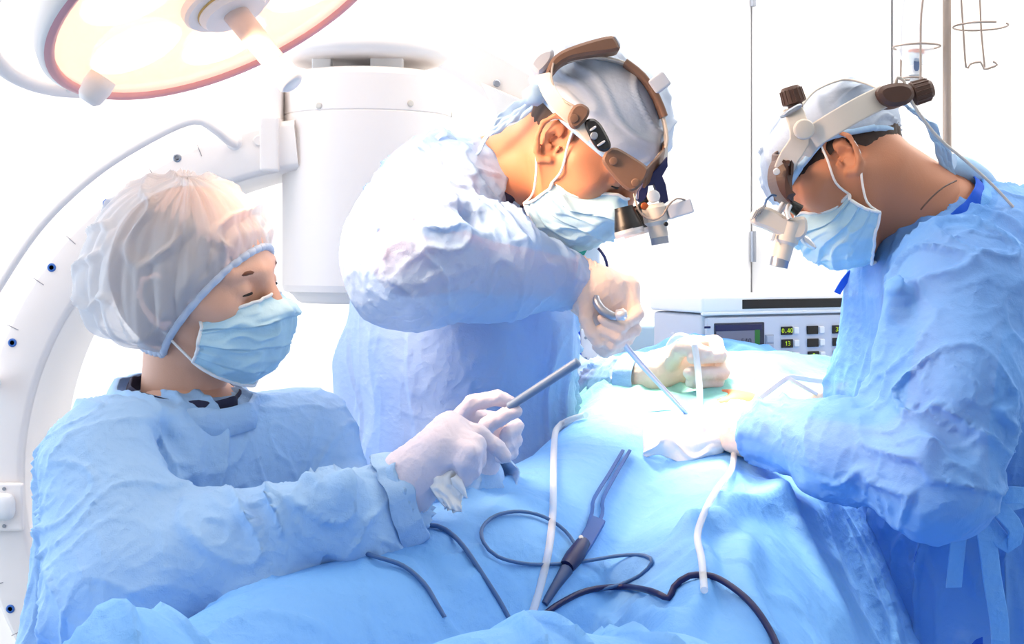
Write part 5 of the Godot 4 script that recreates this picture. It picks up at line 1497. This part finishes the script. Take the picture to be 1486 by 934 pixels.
func build_headlight_b():
	var t := thing("surgical_headlight", "white head lamp with dark brow pad and brown knobs on gowned surgeon", "head lamp", P(1180, 220, 1.83))
	var n := Vector3(0, .15, 1)
	part("side_band", mesh_of(strap(PL([[1162, 222, 1.83], [1178, 200, 1.795], [1215, 176, 1.78], [1250, 156, 1.785], [1285, 139, 1.80]]), .030, .004, n)), mats.cream_plastic, t)
	part("rear_housing", mesh_of(slab_px([[1266, 136], [1275, 126], [1300, 122], [1316, 126], [1322, 140], [1312, 154], [1290, 158], [1274, 152]], 1.80, .050, .005)), mats.dark_leather, t)
	var knobs := [[[1312, 140, 1.80], [1352, 128, 1.80]], [[1156, 160, 1.82], [1146, 126, 1.82]]]
	for k in 2:
		var a := P(knobs[k][0][0], knobs[k][0][1], knobs[k][0][2]); var b := P(knobs[k][1][0], knobs[k][1][1], knobs[k][1][2])
		var kb := part("knob", barrel(a, b, [[0, 0], [0, .009], [.25, .010], [.30, .0155], [.85, .0145], [1.0, .011], [1.0, 0]]), mats.dark_leather, t)
		for i in 16:
			var d := (b - a).normalized()
			var e := (Vector3.BACK - d * d.z).normalized().rotated(d, TAU * i / 16.0)
			part("grip_rib", mesh_of(tube(PackedVector3Array([a.lerp(b, .34) + e * .0155, a.lerp(b, .88) + e * .0145]), .0009, 6, .05)), mats.dark_leather, kb)
	part("front_band", mesh_of(strap(PL([[1150, 158, 1.815], [1158, 178, 1.80], [1160, 205, 1.795], [1145, 228, 1.80], [1138, 245, 1.81]]), .026, .004, n)), mats.cream_plastic, t)
	part("pivot", disc(P(1166, 188, 1.785), Vector3.BACK, .0135, .007), mats.cream_plastic, t)
	part("buckle", mesh_of(slab_px([[1132, 166], [1158, 150], [1163, 156], [1138, 172]], 1.815, .03, .002)), mats.steel_dull, t)
	part("crown_band", mesh_of(strap(PL([[1150, 160, 1.83], [1175, 132, 1.87], [1220, 116, 1.90], [1265, 122, 1.88], [1290, 132, 1.83]]), .020, .003, Vector3(0, 1, .1))), mats.cream_plastic, t)
	var pad := part("brow_pad", mesh_of(slab_px([[1131, 224], [1138, 232], [1146, 246], [1142, 268], [1146, 294], [1140, 297], [1126, 282], [1119, 262], [1121, 240]], 1.84, .085, .012)), mats.dark_leather, t)
	part("snap", disc(P(1127, 249, 1.797), Vector3(-.3, 0, 1), .0045, .002), mats.steel, pad)
	part("far_band", mesh_of(strap(PL([[1150, 240, 1.80], [1128, 238, 1.84], [1122, 236, 1.90], [1140, 222, 1.97]]), .026, .004, Vector3(-1, 0, .2))), mats.dark_leather, t)
	var lm := part("lamp_body", mesh_of(slab_px([[1088, 312], [1101, 298], [1120, 303], [1143, 318], [1168, 312], [1170, 338], [1158, 350], [1138, 346], [1112, 332], [1092, 326]], 1.83, .030, .004)), mats.cream_plastic, t)
	part("lamp_barrel", barrel(P(1148, 322, 1.83), P(1130, 385, 1.83), [[0, 0], [0, .017], [.45, .0165], [.52, .0125], [.85, .0125], [.86, .0118], [1.0, .0118], [1.0, 0]]), mats.cream_plastic, lm)
	part("lamp_lens_ring", barrel(P(1132.5, 374, 1.83), P(1129.5, 387, 1.83), [[0, .0122], [1.0, .0122], [1.0, .008]]), mats.steel_dull, lm)
	for i in 5:
		part("cooling_fin", mesh_of(rbox(P(1094 + i * 3.4, 309 - i * 2.2 + 3, 1.813), Vector3(.0012, .016, .004), .0004, Basis(Vector3.BACK, deg_to_rad(-28)))), mats.steel_dull, lm)
	part("lamp_mount", mesh_of(tube(PL([[1138, 296, 1.83], [1132, 304, 1.828], [1125, 314, 1.825]]), .005, 10)), mats.steel, lm)
	part("lamp_mount", mesh_of(tube(PL([[1146, 298, 1.82], [1142, 308, 1.815], [1146, 318, 1.812]]), .004, 10)), mats.steel, lm)
	part("eyepiece", barrel(P(1146, 296, 1.845), P(1160, 306, 1.845), [[0, 0], [0, .007], [1.0, .009], [1.0, 0]]), mats.black_plastic, lm)
	part("side_lens", mesh_of(slab_px([[1160, 338], [1172, 344], [1184, 358], [1180, 363], [1164, 352]], 1.845, .020, .002)), mats.steel, lm)
	part("switch_lever", mesh_of(tube(PL([[1124, 340, 1.82], [1120, 350, 1.815]]), .002, 8)), mats.steel, lm)
	part("lamp_cable", mesh_of(tube(PL([[1110, 300, 1.815], [1112, 290, 1.815], [1120, 283, 1.82], [1126, 284, 1.825]]), .0015, 8)), mats.cable_grey, lm)
	part("power_cable", mesh_of(tube(PL([[1300, 122, 1.79], [1303, 112, 1.785], [1312, 118, 1.785], [1318, 138, 1.785], [1334, 165, 1.79], [1362, 200, 1.82], [1400, 232, 1.86], [1440, 268, 1.89], [1470, 300, 1.90]]), .0022, 8)), mats.cream_plastic, t)

# ---------------------------------------------------------------- instruments and lines
# lays a line of pixels on the drape: each point is pushed to where the sight line meets the cloth, plus a little
func on_drape(pts: Array, lift := .004) -> PackedVector3Array:
	var r := PackedVector3Array()
	for p in pts:
		var z := 1.1
		var q := P(p[0], p[1], z)
		while z < 2.2:
			q = P(p[0], p[1], z)
			if q.y < drape_top(q.x, z): break
			z += .004
		r.append(q + Vector3(0, lift + (p[2] if p.size() > 2 else 0.0), 0))
	return r

func build_instruments():
	# rod in the nurse's hand
	var rod := thing("probe_rod", "blue-grey rod held up by the nurse over the drape", "instrument", P(790, 555, 1.62))
	part("shaft", mesh_of(lathe(P(737, 591, 1.632), P(848, 519, 1.60) - P(737, 591, 1.632), [[0, .003], [.002, .0052], [.102, .0056], [.104, .0050], [.1045, 0]], 20)), mats.rod_blue, rod)
	part("tip", mesh_of(tube(PL([[738, 590, 1.632], [712, 606, 1.642], [698, 614, 1.646]]), .0018, 10)), mats.steel, rod)
	# gauze in the nurse's near hand
	var gz := sheet(16, 30, func(u: float, v: float) -> Vector3:
		var a := PL([[668, 668, 1.53], [652, 690, 1.525], [645, 712, 1.52], [656, 738, 1.52]])
		var i := minf(v * 3.0, 2.999)
		var c := a[int(i)].lerp(a[int(i) + 1], i - int(i))
		var w := .026 + .014 * sin(v * PI)
		return c + Vector3(cos(v * .6), -.3, 0) * ((u - .5) * w) + Vector3(0, 0, .007 * cos((u - .5) * 3.0) + .004 * noise.get_noise_2d(u * 3.0, v * 4.0)), .006)
	var gp := thing("gauze_strip", "crumpled white gauze strip hanging from the nurse's gloved fist", "gauze", P(655, 700, 1.52))
	part("strip", mesh_of(gz), mats.white_cloth, gp)
	part("loose_end", mesh_of(lathe(P(658, 690, 1.515), P(677, 721, 1.52) - P(658, 690, 1.515), [[0, .004], [.008, .0065], [.02, .004], [.03, .0005]], 10)), mats.white_cloth, gp)
	# retractor in the first surgeon's right hand
	var rt := thing("retractor", "steel retractor with curved dark handle gripped by the bending surgeon", "instrument", P(900, 480, 1.93))
	part("shaft", mesh_of(tube(PL([[898, 490, 1.925], [930, 528, 1.95], [965, 566, 1.98], [996, 600, 2.01]]), [.0042, .004, .0036, .003], 12)), mats.steel, rt)
	part("handle", mesh_of(tube(PL([[866, 430, 1.905], [866, 438, 1.90], [874, 450, 1.895], [888, 458, 1.893], [900, 460, 1.90]]), [.004, .0062, .0066, .006, .005], 14)), mats.steel_dull, rt)
	part("handle_end", mesh_of(lathe(P(895, 457, 1.894), Vector3(1, .1, .3), [[0, 0], [0, .0075], [.010, .0085], [.014, .005], [.014, 0]], 16)), mats.steel, rt)
	# white suction handle with clear tubing in his left hand
	var su := thing("suction_tube", "white suction handle with clear looped tubing in gloved hand", "instrument", P(1013, 545, 2.10))
	part("handle", mesh_of(tube(PL([[1008, 500, 2.10], [1012, 530, 2.095], [1015, 560, 2.08], [1016, 592, 2.06]]), [.0050, .0052, .0052, .0046], 12)), mats.white_plastic, su)
	part("tubing", mesh_of(tube(PL([[1008, 500, 2.10], [996, 489, 2.11], [982, 488, 2.12], [972, 500, 2.13], [966, 516, 2.14]]), .0052, 12)), mats.clear_plastic, su)
	# angled steel retractor of the second surgeon
	var an := thing("angled_retractor", "thin bent steel retractor reaching from the blue-gowned surgeon's fingers", "instrument", P(1145, 560, 2.08))
	part("blade", mesh_of(strap(PL([[1078, 594, 2.04], [1110, 572, 2.06], [1138, 551, 2.075], [1150, 547, 2.08], [1175, 551, 2.085], [1210, 556, 2.09]]), .008, .0022, Vector3(0, .5, 1))), mats.steel, an)
	part("grip", mesh_of(strap(PL([[1146, 549, 2.076], [1164, 560, 2.07], [1186, 572, 2.065]]), .006, .0022, Vector3(0, .5, 1))), mats.steel, an)
	# bipolar forceps lying in the hollow between the legs
	var fo := thing("bipolar_forceps", "blue bayonet bipolar forceps lying on the drape", "forceps", on_drape([[850, 760]])[0])
	for q in [[[[904, 664], [884, 698], [862, 735], [859, 755], [848, 790], [842, 806]], 0], [[[914, 664], [894, 698], [875, 735], [874, 757], [860, 786], [845, 808]], 1]]:
		part("tine", mesh_of(strap(on_drape(q[0], .010), .0046, .003, Vector3(0, .6, 1))), mats.forceps_blue, fo)
	part("hinge_block", mesh_of(strap(on_drape([[868, 768], [852, 796], [838, 818]], .011), .018, .008, Vector3(0, .6, 1))), mats.forceps_blue, fo)
	part("plug", mesh_of(tube(on_drape([[846, 803], [834, 822], [822, 838]], .012), [.009, .011, .009], 12)), mats.navy, fo)
	part("strain_relief", mesh_of(tube(on_drape([[822, 838], [806, 862], [790, 888]], .009), [.008, .0055, .004], 12)), mat("strain_blue", Color(0.20, 0.30, 0.48), 0.5), fo)
	part("pin", disc(on_drape([[843, 803]], .019)[0], Vector3(0, .6, 1), .0028, .002), mats.steel, fo)
	# cords
	single("thin_cord", mesh_of(tube(on_drape([[842, 824], [838, 808], [820, 782], [790, 762], [755, 754], [720, 760], [700, 778], [702, 800], [722, 820], [760, 830], [800, 831], [850, 826], [900, 818], [935, 818], [946, 828], [930, 846], [900, 860], [868, 868]], .010), .0022, 8, .008)), mats.cable_grey, "thin grey-blue cord looping across the drape to the forceps", "cord")
	single("power_cord", mesh_of(tube(on_drape([[786, 905], [815, 884], [855, 866], [905, 861], [945, 868], [970, 878], [978, 862], [1000, 846], [1035, 847], [1070, 868], [1098, 896], [1122, 935], [1135, 970]], .008), .0036, 10, .008)), mats.navy, "thick dark navy cord arching over the drape folds below the gauze pad", "cord")
	single("monitor_lead", mesh_of(tube(on_drape([[496, 800], [540, 815], [585, 830], [615, 855], [632, 882], [645, 905]], .007), .0026, 8, .008)), mats.cable_grey, "short grey lead crossing the drape beside the nurse's sleeve", "cord")
	single("monitor_lead", mesh_of(tube(on_drape([[600, 770], [635, 772], [656, 784], [676, 806], [700, 842], [722, 876], [738, 905]], .007), .0028, 8, .008)), mats.cable_grey, "longer grey lead between the nurse's cuff and the looped cord", "cord")
	single("suction_line", mesh_of(tube(on_drape([[850, 612], [824, 620], [808, 632], [804, 660], [803, 710], [802, 760], [796, 812], [784, 864], [772, 905]], .010), .0046, 10, .01)), mats.clear_plastic, "clear plastic tube running down the drape past the blue forceps", "tube")
	single("drain_line", mesh_of(tube(on_drape([[1066, 650], [1062, 690], [1040, 722], [1022, 756], [1012, 790], [1018, 824], [1022, 870]], .010), .0042, 10, .01)), mats.clear_plastic, "clear drain tube running down the drape under the gauze pad", "tube")
